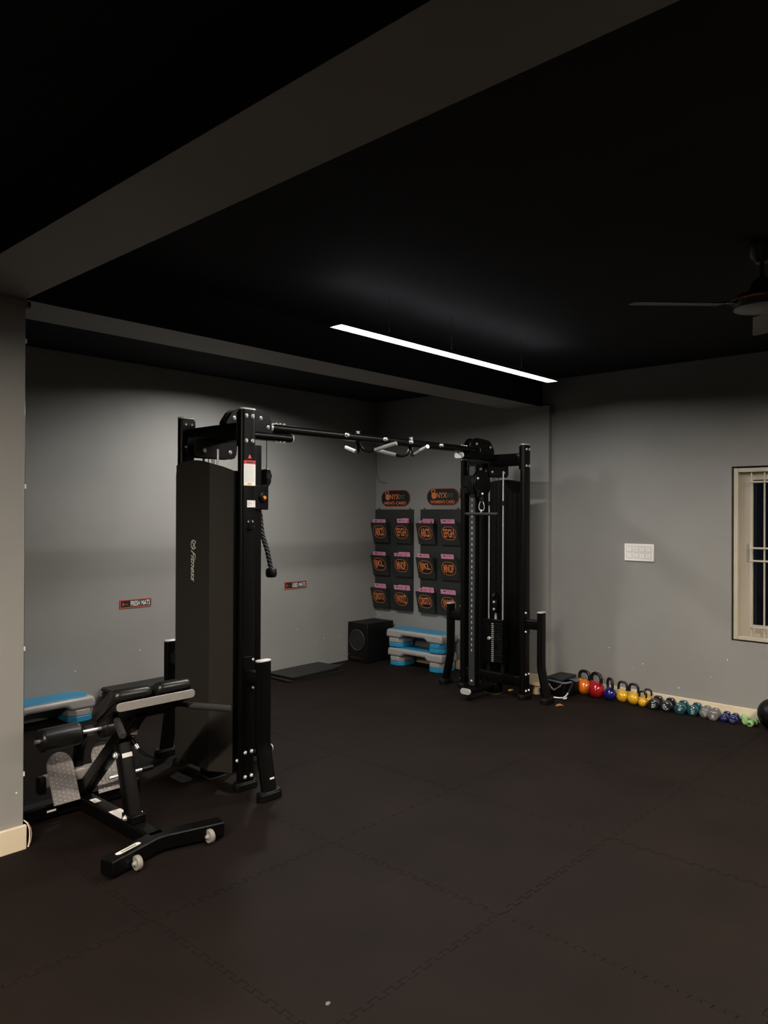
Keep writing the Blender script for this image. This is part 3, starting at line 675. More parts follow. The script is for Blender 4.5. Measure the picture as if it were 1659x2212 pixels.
# ================================================================== WALL THINGS
nX, uY, uZ = V((-1, 0, 0)), V((0, -1, 0)), V((0, 0, 1))       # right wall: seen along +X, its right is -Y
def kettle_icon(mb, O, u, v, s):
    """kettlebell silhouette, s high: bell and handle ring"""
    mb.flat([(.35*s*math.cos(t), -.2*s + .37*s*math.sin(t)) for t in [2*PI*i/18 for i in range(18)]], O, u, v)
    out = [(-.24*s, .05*s), (-.32*s, .42*s), (-.2*s, .5*s), (.2*s, .5*s), (.32*s, .42*s), (.24*s, .05*s)]
    inn = [(-.13*s, .08*s), (-.19*s, .36*s), (-.13*s, .4*s), (.13*s, .4*s), (.19*s, .36*s), (.13*s, .08*s)]
    for i in range(5): mb.flat([out[i], out[i+1], inn[i+1], inn[i]], O, u, v)
def oval_sign(y, z, w, h, line, label):
    t = thing('card_sign', label, 'sign', (XR, y, z)); d = -.006
    MB().prism(oval(w, h, 24), (-.0005, 0, 0), uY, uZ, nX*.0055).build('panel', M_INK, t, smooth=40)
    MB().ring(oval(w, h, 24), oval(w-.012, h-.012, 24), (d-.0003, 0, 0), uY, uZ).build('border', mat('red_orange_line', (.50, .10, .05), .5), t, smooth=0)
    m = MB(); kettle_icon(m, V((d-.0006, .125, .034)), (uY*.98+uZ*.18), (uZ*.98-uY*.18), .098)
    text(m, 'NYX', (d-.0006, .014, .018), uY, uZ, .145, .060, bold=.018)
    text(m, line, (d-.0006, .003, -.054), uY, uZ, .335, .036, bold=.022); m.build('lettering', M_ORNG, t, smooth=0)
    m = MB(); text(m, 'FIT', (d-.0006, -.103, .012), uY, uZ, .080, .046); m.build('lettering', M_GREYT, t, smooth=0)
oval_sign(5.742, 1.833, .442, .190, "MEN'S CARD", "black oval sign reading MEN'S CARD above the left card rack")
oval_sign(5.056, 1.841, .446, .188, "WOMEN'S CARD", "black oval sign reading WOMEN'S CARD above the right card rack")
WORDS = ['ABCD', 'EFGH', 'IJKL', 'MNOP', 'QRSTU', 'VWXYZ']
def card_rack(y0, y1, cols, who, rackname):
    yc = (y0+y1)/2
    t = thing('card_rack', rackname, 'rack', (XR, yc, 0))
    MB().box(-.022, -.001, y0-yc, y1-yc, .562, 1.705).build('back_board', M_RACK, t, bevel=.002)
    for y in (y0+.05, y1-.05):
        MB().ring(circ(.011, 12), circ(.006, 12), (-.010, y-yc, 1.712), uY, uZ, (-.004, 0, 0)).build('hanger', M_RBR, t)
    k = 0
    for zt in (1.553, 1.176, .800):
        for pc in cols:
            zb = zt-.232; w = .118; m = MB(); py = pc-yc
            A, B = (-.105, zt), (-.048, zb)                      # front slopes outward to the top
            prof = [(-.022, zb), (B[0], B[1]), (A[0], A[1]), (A[0]+.005, A[1]), (B[0]+.005, B[1]+.006), (-.022, zb+.006)]
            m.prism(prof, (0, py-w, 0), (1, 0, 0), (0, 0, 1), (0, 2*w, 0))
            for q in (-1, 1):
                m.prism([(-.022, zb), (B[0], B[1]), (A[0], A[1]), (-.022, zt-.004)], (0, py+q*w-.002, 0), (1, 0, 0), (0, 0, 1), (0, .004, 0))
            pk = m.build('pocket', M_RACK, t, smooth=0)
            fv = V((A[0]-B[0], 0, A[1]-B[1])).normalized(); fn = uY.cross(fv); c = V(((A[0]+B[0])/2, py, (A[1]+B[1])/2)) + fn*.0012 + fv*.012
            lab = MB(); lab.flat(oval(.192, .148, 20), c, uY, fv); lab.mi = 1
            lab.ring(oval(.192, .148, 20), oval(.182, .138, 20), c+fn*.0004, uY, fv)
            text(lab, WORDS[k], c+fn*.0006, uY, fv, .150 if len(WORDS[k]) == 5 else .138, .096, bold=.028)
            lab.build('pocket_label', [M_INK, M_ORNG], pk, smooth=0); k += 1
    return t
card_rack(5.466, 6.043, (5.922, 5.585), 'men', "dark rack of six card pockets under the MEN'S CARD sign")
card_rack(4.793, 5.356, (5.235, 4.912), 'women', "dark rack of six card pockets under the WOMEN'S CARD sign")
# pink cards standing in the pockets
CARDS = []
def pink_card(y, zt, dz, w, off, tilt, label):
    t = thing('membership_card', label, 'card', (XR-.088+off, y, zt+dz)); t.rotation_euler = (math.radians(tilt), math.radians(-13), 0)
    MB().box(-.0012, 0, -w/2, w/2, -.19, 0).build('card_sheet', M_PINK, t, smooth=0)
    m = MB(); r = random.Random(int(y*1000+zt*100))
    m.flat([(-w*.36, -.026), (-w*.15, -.026), (-w*.13, -.014), (-w*.3, -.012)], (-.0016, 0, 0), uY, uZ)
    for i in range(3): m.flat([(-w*.05, -.012-.007*i), (w*(.2+.2*r.random()), -.012-.007*i), (w*.3, -.010-.007*i), (-w*.05, -.010-.007*i)], (-.0016, 0, 0), uY, uZ)
    m.build('print', mat('dark_pink_print', (.16, .04, .08), .6), t, smooth=0)
men, wom = (5.922, 5.585), (5.235, 4.912); R3 = (1.553, 1.176, .800)
cards = [
 (men[0]+.01, R3[0], .038, .205, .006, 0, "pink card in the ABCD pocket of the men's rack"),
 (men[1]-.01, R3[0], .046, .155, .006, 0, "front pink card in the EFGH pocket of the men's rack"),
 (men[1]-.045, R3[0], .052, .10, .022, 1, "rear pink card in the EFGH pocket of the men's rack"),
 (men[0]+.005, R3[1], .040, .20, .006, 0, "pink card in the IJKL pocket of the men's rack"),
 (men[1]+.026, R3[1], .035, .165, .006, 0, "front pink card in the MNOP pocket of the men's rack"),
 (men[1]-.03, R3[1], .048, .165, .022, 0, "rear pink card in the MNOP pocket of the men's rack"),
 (men[0]-.01, R3[2], .048, .18, .006, -1, "pink card in the QRSTU pocket of the men's rack"),
 (men[1]+.025, R3[2], .046, .17, .006, 0, "front pink card in the VWXYZ pocket of the men's rack"),
 (men[1]-.03, R3[2], .052, .165, .022, 0, "rear pink card in the VWXYZ pocket of the men's rack"),
 (wom[0]+.01, R3[0], .030, .16, .006, -4, "drooping front pink card in the ABCD pocket of the women's rack"),
 (wom[0]-.025, R3[0], .048, .155, .022, 0, "rear pink card in the ABCD pocket of the women's rack"),
 (wom[1]+.02, R3[0], .045, .185, .006, 0, "pink card in the EFGH pocket of the women's rack"),
 (wom[0]+.03, R3[1], .040, .165, .006, 0, "pink card in the IJKL pocket of the women's rack"),
 (wom[1]+.022, R3[1], .048, .17, .006, 0, "pink card in the MNOP pocket of the women's rack"),
 (wom[0]+.02, R3[2], .038, .155, .006, 0, "front pink card in the QRSTU pocket of the women's rack"),
 (wom[0]-.025, R3[2], .052, .16, .022, 0, "rear pink card in the QRSTU pocket of the women's rack"),
 (wom[1]+.01, R3[2], .045, .20, .006, 0, "pink card in the VWXYZ pocket of the women's rack")]
for c in cards: pink_card(*c)
# mats signs on the left wall
def mat_sign(x, z, words, label):
    t = thing('mats_sign', label, 'sign', (x, YL, z)); w, h = .302, .072; u = V((1, 0, 0))
    MB().box(-w/2, w/2, -.006, -.0005, -h/2, h/2).build('panel', M_INK, t, bevel=.001)
    MB().ring(rrect(w, h, .002, 1), rrect(w-.014, h-.014, .002, 1), (0, -.0065, 0), u, uZ).build('border', mat('red_orange_line', (.50, .10, .05), .5), t, smooth=0)
    m = MB(); text(m, words, (.042, -.0066, 0), u, uZ, .185, .044, bold=.02); m.build('lettering', M_WHITE, t, smooth=0)
    m = MB(); kettle_icon(m, V((-.122, -.0066, 0)), u, uZ, .026); text(m, 'NYX', (-.093, -.0066, -.004), u, uZ, .034, .012, bold=.02); m.build('logo', mat('red_logo', (.45, .06, .04), .5), t, smooth=0)
mat_sign(3.389, .864, 'FRESH MATS', 'black sign with white words FRESH MATS on the left wall')
mat_sign(5.222, .902, 'USED MATS', 'black sign with white words USED MATS on the left wall')
# switch board
sw = thing('switch_board', 'white eight module switch board on the right wall', 'switch', (XR, 2.845, 1.318))
MB().box(-.012, -.0005, -.135, .135, -.077, .077).build('plate', M_TAG, sw, bevel=.004)
for r in range(2):
    for c in range(4):
        y, z = .088-.058*c, .029-.058*r
        md = MB().box(-.0155, -.0119, y-.0235, y+.0235, z-.023, z+.023).build('module', M_TAG, sw, bevel=.0015)
        MB().ring(rrect(.051, .050, .002, 1), rrect(.047, .046, .002, 1), (-.0123, y, z), uY, uZ).build('joint', M_GREYT, md, smooth=0)
        if c == 1:
            m = MB()
            for q in ((0, .010), (-.010, -.006), (.010, -.006)): m.flat([(q[0]+.0032*math.cos(t), q[1]+.0032*math.sin(t)) for t in [2*PI*i/8 for i in range(8)]], (-.0158, y, z), uY, uZ)
            m.build('socket_holes', M_INK, md, smooth=0)
        else:
            m = MB(); m.flat([(-.0006, -.019), (.0006, -.019), (.0006, .019), (-.0006, .019)], (-.0158, y, z), uY, uZ); m.build('rocker_line', M_GREYT, md, smooth=0)
# loose wire in the corner and mirror strip with clips on the column
tag(MB().sweep([(6.44, 6.035, 2.36), (6.445, 6.03, 2.2), (6.45, 6.02, 2.10), (6.45, 5.99, 2.04), (6.45, 5.94, 2.015), (6.45, 5.87, 2.01)], circ(.0022, 6), up=(1, 0, 0)).build('loose_wire', M_WIRE), 'thin dark wire dangling in the far corner above the card racks', 'wire')
mi = thing('wall_mirror', 'narrow mirror panel clipped to the side of the left column', 'mirror', (1.535, 4.0, 0))
MB().box(.0005, .0055, -.185, .18, .36, 2.50).build('glass', M_MIR, mi, bevel=.001)
for z in (.363, .98, 1.78, 2.497): MB().box(.0, .009, -.190, -.170, z-.011, z+.011).build('clip', M_TAG, mi, bevel=.001)
lc = thing('loose_cable', 'pale twin cable bowed out at the foot of the left column', 'cable', (1.547, 3.80, 0))
for q in (0, 1):
    MB().sweep([(-.006, .012+.006*q, .135), (.008+.004*q, .008, .118), (.017+.007*q, .004, .09), (.018+.009*q, 0, .06), (.015+.006*q, -.002, .03), (.008+.003*q, -.004, .004)], circ(.0026, 7), up=(0, 1, 0)).build('strand', (M_TAG, mat('copper_strand', (.45, .25, .14), .4))[q], lc)

# ================================================================== CEILING FAN
fn = thing('ceiling_fan', 'dark ceiling fan with three blades and a copper ring', 'fan', (3.87, 1.10, ZC))
MB().lathe([(.03, -.10), (.055, -.07), (.062, -.015), (.05, 0)], seg=24).build('canopy', M_FAN, fn)
MB().cyl((0, 0, -.08), (0, 0, -.24), .011, seg=12).build('downrod', M_FAN, fn)
MB().lathe([(.02, -.17), (.045, -.19), (.06, -.235), (.075, -.245)], seg=24).build('lower_cup', M_FAN, fn)
hubp = MB().lathe([(.06, -.243), (.115, -.255), (.138, -.275), (.14, -.290), (.125, -.318), (.08, -.330), (.02, -.334)], seg=32).build('motor', M_FAN, fn)
MB().lathe([(.1385, -.273), (.1425, -.277), (.1425, -.284), (.1405, -.288)], seg=32).build('ring', M_COPP, hubp)
for a in (134, 254, 14):
    a = math.radians(a); u = V((math.cos(a), math.sin(a), 0)); v = V((-math.sin(a), math.cos(a), 0)); tl = math.radians(-9)
    w = v*math.cos(tl)+V((0, 0, 1))*math.sin(tl)
    ir = MB().prism([(.10, -.022), (.19, -.03), (.215, -.03), (.215, .03), (.19, .03), (.10, .022)], (0, 0, -.296), u, w, V((0, 0, .004))).build('blade_iron', M_FAN, fn)
    MB().prism([(.195, -.052), (.60, -.066), (.625, -.058), (.632, -.03), (.632, .045), (.62, .062), (.59, .066), (.195, .048)], (0, 0, -.302), u, w, V((0, 0, .004))).build('blade', mat('brown_fan_blade', (.032, .026, .021), .45), fn, bevel=.001)

# ================================================================== FLOOR THINGS AT THE BACK
sb = thing('subwoofer', 'black subwoofer cabinet standing in the far corner', 'speaker', (5.992, 5.735, 0))
MB().box(0, .43, 0, .30, .006, .436).build('cabinet', M_WOOD, sb, bevel=.004)
MB().lathe([(.118, -.001), (.121, .008), (.113, .014), (.106, .008), (.095, .006), (.06, -.0)][:5], (0, .150, .245), (-1, 0, 0), 36).build('surround', mat('speaker_rim', (.03, .03, .032), .25), sb)
MB().lathe([(.103, .0085), (.07, .004), (.04, .003), (.036, .008), (.02, .012)], (0, .150, .245), (-1, 0, 0), 32).build('cone', M_CONE, sb)
MB().box(-.0015, 0, .06, .27, .045, .052).build('badge_strip', mat('dull_red_strip', (.05, .02, .015), .4), sb)
MB().lathe([(.004, 0), (.003, .003)], (0, .285, .075), (-1, 0, 0), 8).build('power_light', M_WHITE, sb)
for x in (.04, .39):
    for y in (.04, .26): MB().lathe([(.018, .0005), (.02, .007)], (x, y, 0), seg=12).build('foot', M_RBR, sb)

def aero_step(name_label, base, ln, axis, left, right, group):
    """aerobic step, long axis along X (axis=0) or Y (1); left/right: riser colours from the floor up"""
    t = thing('aerobic_step', name_label, 'step', base, 0 if axis == 0 else PI/2, group)
    hb = .05*len(left)
    def oct_(l, w, c): return [(-l/2+c, -w/2), (l/2-c, -w/2), (l/2, -w/2+c), (l/2, w/2-c), (l/2-c, w/2), (-l/2+c, w/2), (-l/2, w/2-c), (-l/2, -w/2+c)]
    W_ = .28; m = MB()
    o1, o2, o3 = oct_(ln, W_, .06), oct_(ln, W_, .06), oct_(ln-.03, W_-.03, .055)
    # deck as a side profile with an arch between the feet
    pr = [(-ln/2, hb), (-ln/2, hb+.05), (-ln/2+.012, hb+.092), (ln/2-.012, hb+.092), (ln/2, hb+.05), (ln/2, hb), (ln/2-.20, hb), (ln/2-.235, hb+.034), (-ln/2+.235, hb+.034), (-ln/2+.20, hb)]
    m.prism(pr, (0, -W_/2, 0), (1, 0, 0), (0, 0, 1), (0, W_, 0)); b = m.build('deck', M_STEPG, t, bevel=.022, bseg=3)
    MB().prism(oct_(ln-.055, W_-.045, .06), (0, 0, hb+.0915), (1, 0, 0), (0, 1, 0), (0, 0, .006)).build('tread_mat', M_STEPB, t, bevel=.003)
    for sgn, cols in ((-1, left), (1, right)):
        for i, c in enumerate(cols):
            MB().prism(oct_(.205, W_-.006, .05), (sgn*(ln/2-.104), 0, .05*i+.001), (1, 0, 0), (0, 1, 0), (0, 0, .048)).build('riser', M_STEPB if c == 'b' else M_STEPG, t, bevel=.006)
    return t
SG = 'grey and blue aerobic steps'
aero_step('lower grey and blue aerobic step of the stack beside the subwoofer', (6.275, 5.19, 0), .76, 1, 'bg', 'bg', SG)
aero_step('upper grey and blue aerobic step of the stack beside the subwoofer', (6.275, 5.20, .1995), .78, 1, 'bb', 'bg', SG)
aero_step('single grey and blue aerobic step behind the back extension bench', (2.50, 5.905, 0), .78, 0, 'bg', 'bg', SG)

def floor_mat(x0, x1, y0, y1, z, th, label, rz=0, curl=None, group=None):
    cx, cy = (x0+x1)/2, (y0+y1)/2; t = thing('exercise_mat', label, 'mat', (cx, cy, z), rz, group); hx, hy = (x1-x0)/2, (y1-y0)/2
    n = 14; top, bot = [], []
    for i in range(n+1):
        for j in range(7):
            x = -hx+2*hx*i/n; y = -hy+2*hy*j/6; w = .0012*math.sin(7*x+3*y+z*40)
            if curl: w += curl[2]*max(0, 1-math.hypot(x-curl[0]*hx, y-curl[1]*hy)/.22)**2
            top.append((x, y, th*.5+w-.0006)); bot.append((x, y, max(.0006, w)))
    def lay(tv, lo, hi, nm):
        vs = [(x, y, lo(a, b)) for (x, y, a), (_, _, b) in zip(tv[0], tv[1])] + [(x, y, hi(a, b)) for (x, y, a), (_, _, b) in zip(tv[0], tv[1])]
        k = (n+1)*7; fs = []
        for i in range(n):
            for j in range(6):
                a = i*7+j; fs += [(a, a+1, a+8, a+7), (k+a, k+a+7, k+a+8, k+a+1)]
        bd = [j for j in range(7)] + [i*7+6 for i in range(1, n+1)] + [n*7+j for j in range(5, -1, -1)] + [i*7 for i in range(n-1, 0, -1)]
        fs += [(bd[q], bd[(q+1) % len(bd)], k+bd[(q+1) % len(bd)], k+bd[q]) for q in range(len(bd))]
        MB().add(vs, fs).build(nm, M_MAT, t, smooth=50)
    lay((top, bot), lambda a, b: b, lambda a, b: a-.001, 'lower_fold'); lay((top, bot), lambda a, b: a, lambda a, b: a+th*.48, 'upper_fold')
    MB().sweep([(-hx, -hy+.01, th*.5), (-hx, hy-.01, th*.5)], [(th*.47*math.cos(q), th*.47*math.sin(q)) for q in [2*PI*i/10 for i in range(10)]]).build('fold', M_MAT, t)
    return t
z = 0
order = ['bottom', 'second', 'third', 'fourth', 'top']
for i in range(5):
    floor_mat(3.06+.02*random.random(), 4.02+.03*random.random(), 5.52+.03*random.random(), 6.02, z, .037, order[i] + ' black folded mat in the pile under the FRESH MATS sign', group='fresh mats'); z += .0375
z = 0
for i in range(2):
    floor_mat(4.80+.03*i, 5.50+.03*i, 5.60+.02*i, 6.0, z, .027, ('bottom', 'top')[i] + ' black mat in the low pile under the USED MATS sign', rz=math.radians(-2+4*i), curl=(1, -1, .03) if i else None, group='used mats'); z += .028

# ================================================================== KETTLEBELLS, DUMBBELLS, BALL
def kettlebell(x, y, r, h, rz, m, label, group='kettlebells along the wall'):
    t = thing('kettlebell', label, 'kettlebell', (x, y, 0), math.radians(rz), group)
    prof = [(.001, .0005)]
    zc = r*.90
    for i in range(15):
        a = -64 + (90+64-14)*i/14; a = math.radians(a); prof.append((r*math.cos(a), zc + r*math.sin(a)))
    prof = [(r*.40, .0008)] + prof[1:] + [(.001, zc+r*1.0)]
    MB().lathe(prof, seg=28).build('bell', m, t, smooth=60)
    zt = zc + r*.52; hw = r*.80; tr = r*.215
    path = [(-hw*.78, 0, zt), (-hw*.98, 0, zt+(h-zt)*.28), (-hw*1.0, 0, zt+(h-zt)*.55), (-hw*.80, 0, h-tr*1.9), (-hw*.42, 0, h-tr*1.08), (0, 0, h-tr*.95)]
    full = path + [(-a, b, c) for a, b, c in path[-2::-1]]
    def smooth_path(p):
        out = []
        for i in range(len(p)-1):
            p0, p1, p2, p3 = V(p[max(i-1, 0)]), V(p[i]), V(p[i+1]), V(p[min(i+2, len(p)-1)])
            for k in range(3):
                q = k/3; out.append(.5*((2*p1)+(p2-p0)*q+(2*p0-5*p1+4*p2-p3)*q*q+(-p0+3*p1-3*p2+p3)*q**3))
        return out + [V(p[-1])]
    sp_ = smooth_path(full); n = len(sp_); k = 3
    sec = circ(tr, 12)
    MB().sweep(sp_[k:n-k], sec, up=(0, 1, 0)).build('handle_grip', mat('black_gloss_grip', (.009, .009, .009), .3), t, smooth=60)
    for seg in (sp_[:k+1], sp_[n-k-1:]): MB().sweep(seg, circ(tr*1.04, 12), up=(0, 1, 0), scale=None).build('horn', m, t, smooth=60)
    return t
def enamel(n, c): return mat(n, c, .18, spec=.6, coat=.6)
K_OR, K_RD, K_NV, K_YL = enamel('orange_enamel', (.72, .16, .012)), enamel('red_enamel', (.36, .008, .014)), enamel('navy_enamel', (.008, .010, .13)), enamel('yellow_enamel', (.62, .33, .012))
kettlebell(6.380, 3.328, .070, .222, 78, K_OR, 'orange kettlebell with black handle beside the equipment bag')
kettlebell(6.335, 3.187, .074, .228, 70, K_RD, 'red kettlebell with black handle between the orange and navy ones')
kettlebell(6.325, 3.050, .058, .200, 52, K_NV, 'navy blue kettlebell with black handle')
kettlebell(6.340, 2.937, .053, .185, 82, K_YL, 'yellow kettlebell next to the navy one')
kettlebell(6.325, 2.829, .053, .185, 82, K_YL, 'second yellow kettlebell, nearer the small yellow ones')
kettlebell(6.300, 2.737, .039, .138, 85, K_YL, 'small yellow kettlebell in front of the black dumbbells')
kettlebell(6.410, 2.738, .039, .138, 85, K_YL, 'small yellow kettlebell against the skirting')

def dumbbell(x, y, r, ln, rz, m, label, words, tang, tm, group):
    """axis towards the room; the front face carries the weight"""
    t = thing('dumbbell', label, 'dumbbell', (x, y, r*.93), math.radians(rz), group)
    hl = ln*.30
    def hexp(k): return [(r*k*(1+.035*math.cos(6*a))*math.cos(a), r*k*(1+.035*math.cos(6*a))*math.sin(a)) for a in [2*PI*(i+.0)/36 + PI/6*0 for i in range(36)]]
    for x0 in (-ln/2, ln/2-hl):
        vs, fs = [], []
        for k, q in ((.80, 0), (.93, .10), (1.0, .28), (1.0, .72), (.93, .90), (.62, 1.0)) if x0 < 0 else ((.62, 0), (.93, .10), (1.0, .28), (1.0, .72), (.93, .90), (.80, 1.0)):
            vs += [(x0+hl*q, a, b) for a, b in hexp(k)]
        for a in range(5): fs += [(a*36+i, a*36+(i+1) % 36, (a+1)*36+(i+1) % 36, (a+1)*36+i) for i in range(36)]
        fs += [tuple(range(36)), tuple(range(180, 216))]
        MB().add(vs, fs).build('head', m, t, smooth=50)
    MB().lathe([(r*.40, -ln/2+hl*.9), (r*.30, -ln*.1), (r*.32, 0), (r*.30, ln*.1), (r*.40, ln/2-hl*.9)], (0, 0, 0), (1, 0, 0), 16).build('handle', m, t, smooth=60)
    if words:
        l = MB(); text(l, words, (-ln/2-.0006, 0, 0), uY, uZ, r*1.05, r*.42, bold=.01, ang=math.radians(tang))
        v2 = uZ*math.cos(math.radians(tang))-uY*math.sin(math.radians(tang)); u2 = uY*math.cos(math.radians(tang))+uZ*math.sin(math.radians(tang))
        l.flat([(-r*.3, r*.36), (r*.3, r*.36), (r*.3, r*.42), (-r*.3, r*.42)], (-ln/2-.0006, 0, 0), u2, v2)
        l.build('weight_mark', tm, t, smooth=0)
    else:
        l = MB(); l.ring([(r*.24*math.cos(a), r*.24*math.sin(a)) for a in [2*PI*i/20 for i in range(20)]], [(r*.19*math.cos(a), r*.19*math.sin(a)) for a in [2*PI*i/20 for i in range(20)]], (-ln/2-.0006, 0, 0), uY, uZ)
        u2 = uY*math.cos(math.radians(tang))+uZ*math.sin(math.radians(tang)); v2 = uZ*math.cos(math.radians(tang))-uY*math.sin(math.radians(tang))
        l.flat([(-r*.05, -r*.16), (r*.05, -r*.16), (r*.05, r*.16), (-r*.05, r*.16)], (-ln/2-.0006, 0, 0), u2, v2); l.flat([(-r*.4, -r*.42), (r*.4, -r*.42), (r*.4, -r*.37), (-r*.4, -r*.37)], (-ln/2-.0006, 0, 0), u2, v2)
        l.build('weight_mark', tm, t, smooth=0)
    return t
D_BK, D_TL, D_GR = enamel('black_vinyl_dip', (.010, .010, .012)), enamel('teal_vinyl_dip', (.006, .055, .072)), enamel('grey_vinyl_dip', (.13, .128, .122))
D_NV, D_MT = enamel('navy_vinyl_dip', (.008, .010, .075)), mat('mint_vinyl_dip', (.22, .42, .16), .4)
GD = 'dumbbells along the wall'
dumbbell(6.335, 2.636, .0485, .185, 6, D_BK, 'black 5 KG dumbbell next to the small yellow kettlebells', '5 KG', -90, M_WHITE, GD)
dumbbell(6.335, 2.528, .0485, .185, 6, D_BK, 'black 5 KG dumbbell next to the teal pair', '5 KG', 130, M_WHITE, GD)
dumbbell(6.335, 2.415, .047, .175, 8, D_TL, 'teal dumbbell with a round mark, next to the black pair', '', 150, M_WHITE, GD)
dumbbell(6.362, 2.317, .044, .17, 4, D_TL, 'teal 4 KG dumbbell next to the grey pair', '4 KG', -80, M_WHITE, GD)
dumbbell(6.352, 2.224, .041, .145, 8, D_GR, 'grey 3 KG dumbbell next to the teal pair', '3 KG', -50, M_WHITE, GD)
dumbbell(6.312, 2.144, .042, .145, 8, D_GR, 'grey dumbbell with a round mark, next to the navy pair', '', 0, M_WHITE, GD)
dumbbell(6.335, 2.064, .034, .14, 6, D_NV, 'navy 2 KG dumbbell next to the grey pair', '2 KG', 10, M_HUB, GD)
dumbbell(6.318, 1.993, .034, .14, 6, D_NV, 'navy 2 KG dumbbell next to the mint pair', '2 KG', 170, M_HUB, GD)
dumbbell(6.372, 1.929, .027, .155, 20, D_MT, 'mint green dumbbell lying askew by the navy pair', '', 0, D_MT, GD)
dumbbell(6.320, 1.856, .026, .12, -8, D_MT, 'mint green 1 KG dumbbell beside the black ball', '1', 10, M_INK, GD)
bl = thing('slam_ball', 'black ribbed slam ball at the right end of the dumbbell row', 'ball', (6.318, 1.702, .118))
vs, fs = [], []; nu_, nv_ = 48, 30
for j in range(nv_+1):
    for i in range(nu_):
        th, ph = PI*j/nv_, 2*PI*i/nu_; r = .1165 + (.0022 if (i % 4 < 2) ^ (j % 4 < 2) else 0)
        vs.append((r*math.sin(th)*math.cos(ph), r*math.sin(th)*math.sin(ph), r*math.cos(th)))
for j in range(nv_):
    for i in range(nu_): fs.append((j*nu_+i, j*nu_+(i+1) % nu_, (j+1)*nu_+(i+1) % nu_, (j+1)*nu_+i))
MB().add(vs, fs).build('shell', M_RBR, bl, smooth=20)
MB().lathe([(.006, 0), (.005, .002)], (-.1175, 0, 0), (-1, 0, 0), 8).build('valve', M_RBR, bl)

# ================================================================== ODDS AND ENDS BESIDE THE RIGHT TOWER
bg = thing('equipment_bag', 'black open tote bag with grey blue rim beside the orange kettlebell', 'bag', (6.235, 3.505, 0), math.radians(80))
def tub(mb, w0, d0, w1, d1, h, th):
    o0, o1 = rrect(w0, d0, .03, 4), rrect(w1, d1, .035, 4); i0, i1 = rrect(w0-th, d0-th, .028, 4), rrect(w1-th, d1-th, .033, 4); n = len(o0)
    mb.add([(a, b, .0006) for a, b in o0]+[(a, b, h) for a, b in o1]+[(a, b, h) for a, b in i1]+[(a, b, .01) for a, b in i0],
           [(k*n+i, k*n+(i+1) % n, (k+1)*n+(i+1) % n, (k+1)*n+i) for k in range(3) for i in range(n)]+[tuple(range(n))[::-1], tuple(range(3*n, 4*n))])
m = MB(); tub(m, .28, .20, .31, .22, .125, .012); m.build('tub', M_RBR, bg)
m = MB(); m.ring(rrect(.316, .226, .036, 5), rrect(.23, .14, .03, 5), (0, 0, .125), (1, 0, 0), (0, 1, 0), (0, 0, .006)); m.build('rim', mat('grey_blue_webbing', (.09, .13, .16), .6), bg, bevel=.002)
tag(MB().prism(rrect(.27, .17, .02, 3), (0, 0, 0), (1, 0, 0), (0, 1, 0), (0, 0, .022)).build('foam_pad', M_FOAM, None, loc=(6.30, 3.52, .1325), bevel=.004), 'black foam pad resting on the tote bag', 'pad')
ch = thing('cable_chain', 'short chrome chain hanging over the front of the tote bag', 'chain', (6.068, 3.47, 0))
for i in range(9):
    t_ = i/8; c = V((.006+.012*math.sin(i), .07-.14*t_, .125-.055*math.sin(PI*t_))); a = i*PI/2
    e1, e2 = V((0, -.8, -.5 if i < 4 else .5)).normalized(), V((math.cos(a), 0, math.sin(a)))
    MB().sweep([c + e1*(.013*math.cos(q)) + e2*(.007*math.sin(q)) for q in [2*PI*k/12 for k in range(12)]], circ(.0022, 6), up=(1, .2, .1), closed=True).build('link', M_CHR, ch)
vb = thing('v_bar_handle', 'black and chrome V-shaped cable handle leaning on the tote bag', 'handle', (6.02, 3.34, 0))
m = MB(); m.cyl((.05, -.02, .062), (.085, -.05, .155), .0155, seg=14); m.build('rubber_grip', M_RBR, vb)
MB().lathe([(.017, 0), (.024, .004), (.024, .014), (.012, .018)], (.085, -.05, .152), V((.035, -.03, .093)), 14).build('grip_end', M_RBR, vb)
m = MB(); m.sweep([(.052, -.021, .068), (.03, -.005, .035), (.01, .008, .02), (-.005, .05, .014), (-.01, .11, .013)], circ(.008, 10)); m.build('bent_rod', M_CHR, vb)
m = MB(); m.cyl((-.01, .10, .014), (-.015, .2, .0165), .0155, seg=14); m.build('rubber_grip', M_RBR, vb)
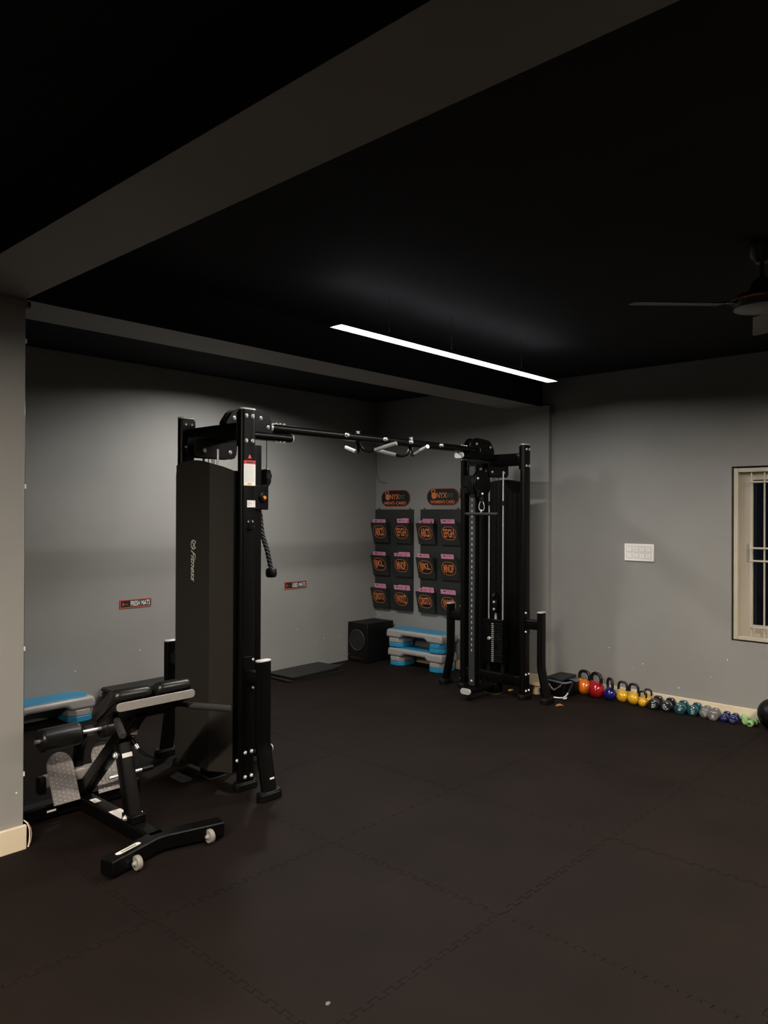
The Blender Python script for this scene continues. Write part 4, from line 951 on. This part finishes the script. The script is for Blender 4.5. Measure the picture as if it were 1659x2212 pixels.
m = MB(); m.ring(oval(.045, .034, 10), [(a*.35-.004, b*.42) for a, b in oval(.045, .034, 10)], (-.006, -.012, .02), V((.75, -.6, .25)).normalized(), V((.55, .8, .2)).normalized(), V((-.2, 0, .9)).normalized()*.008); m.build('yoke', M_CHR, vb, bevel=.002)
wb = thing('wooden_block', 'cream wooden block with overhanging top beside the right tower foot', 'block', (6.08, 3.655, 0), math.radians(8))
M_PINE = mat('cream_wood', (.50, .37, .22), .55, noise=(18, .12))
MB().prism(rrect(.11, .10, .012, 3), (0, 0, .083), (1, 0, 0), (0, 1, 0), (0, 0, .014)).build('top', M_PINE, wb, bevel=.003)
MB().lathe([(.04, .0006), (.04, .02), (.034, .05), (.037, .083)], seg=20).build('stem', M_PINE, wb)
aw = thing('ab_wheel', 'small black exercise wheel standing behind the right tower leg', 'wheel', (6.045, 3.545, .05), math.radians(15))
MB().lathe([(.03, -.022), (.045, -.02), (.05, -.012), (.05, .012), (.045, .02), (.03, .022)], (0, 0, 0), (1, 0, 0), 24).build('tyre', M_RBR, aw)
MB().lathe([(.011, -.028), (.012, -.024), (.012, .026)], (0, 0, 0), (1, 0, 0), 12).build('hub', M_SILP, aw)
cl = thing('hair_clip', 'small orange and pale clip lying on the floor by the right tower foot', 'clip', (5.80, 3.262, 0), math.radians(-35))
for q in (-1, 1): MB().sweep([(-.03, 0, .006), (-.01, q*.012, .014), (.015, q*.016, .016), (.035, q*.006, .006)], rrect(.004, .010, .001, 1)).build('clip_arm', (mat('orange_plastic', (.36, .12, .03), .4), mat('pale_orange_plastic', (.36, .2, .12), .4))[q > 0], cl)
tag(MB().prism([(-.03, -.02), (.035, -.012), (.02, .02), (-.02, .014)], (0, 0, 0), (1, 0, 0), (0, 1, 0), (.004, 0, .004)).build('yellow_card', M_YEL, None, loc=(6.02, 3.90, .0012)), 'crumpled yellow card on the floor behind the right tower', 'card')
tag(MB().prism([(-.006, -.008), (.008, -.005), (.01, .004), (0, .009), (-.009, .003)], (0, 0, 0), (1, 0, 0), (0, 1, 0), (.001, 0, .003)).build('paper_scrap', mat('grey_scrap', (.12, .11, .09), .7), None, loc=(1.746, 1.848, .0012)), 'tiny grey paper scrap on the rubber floor near the camera', 'scrap')
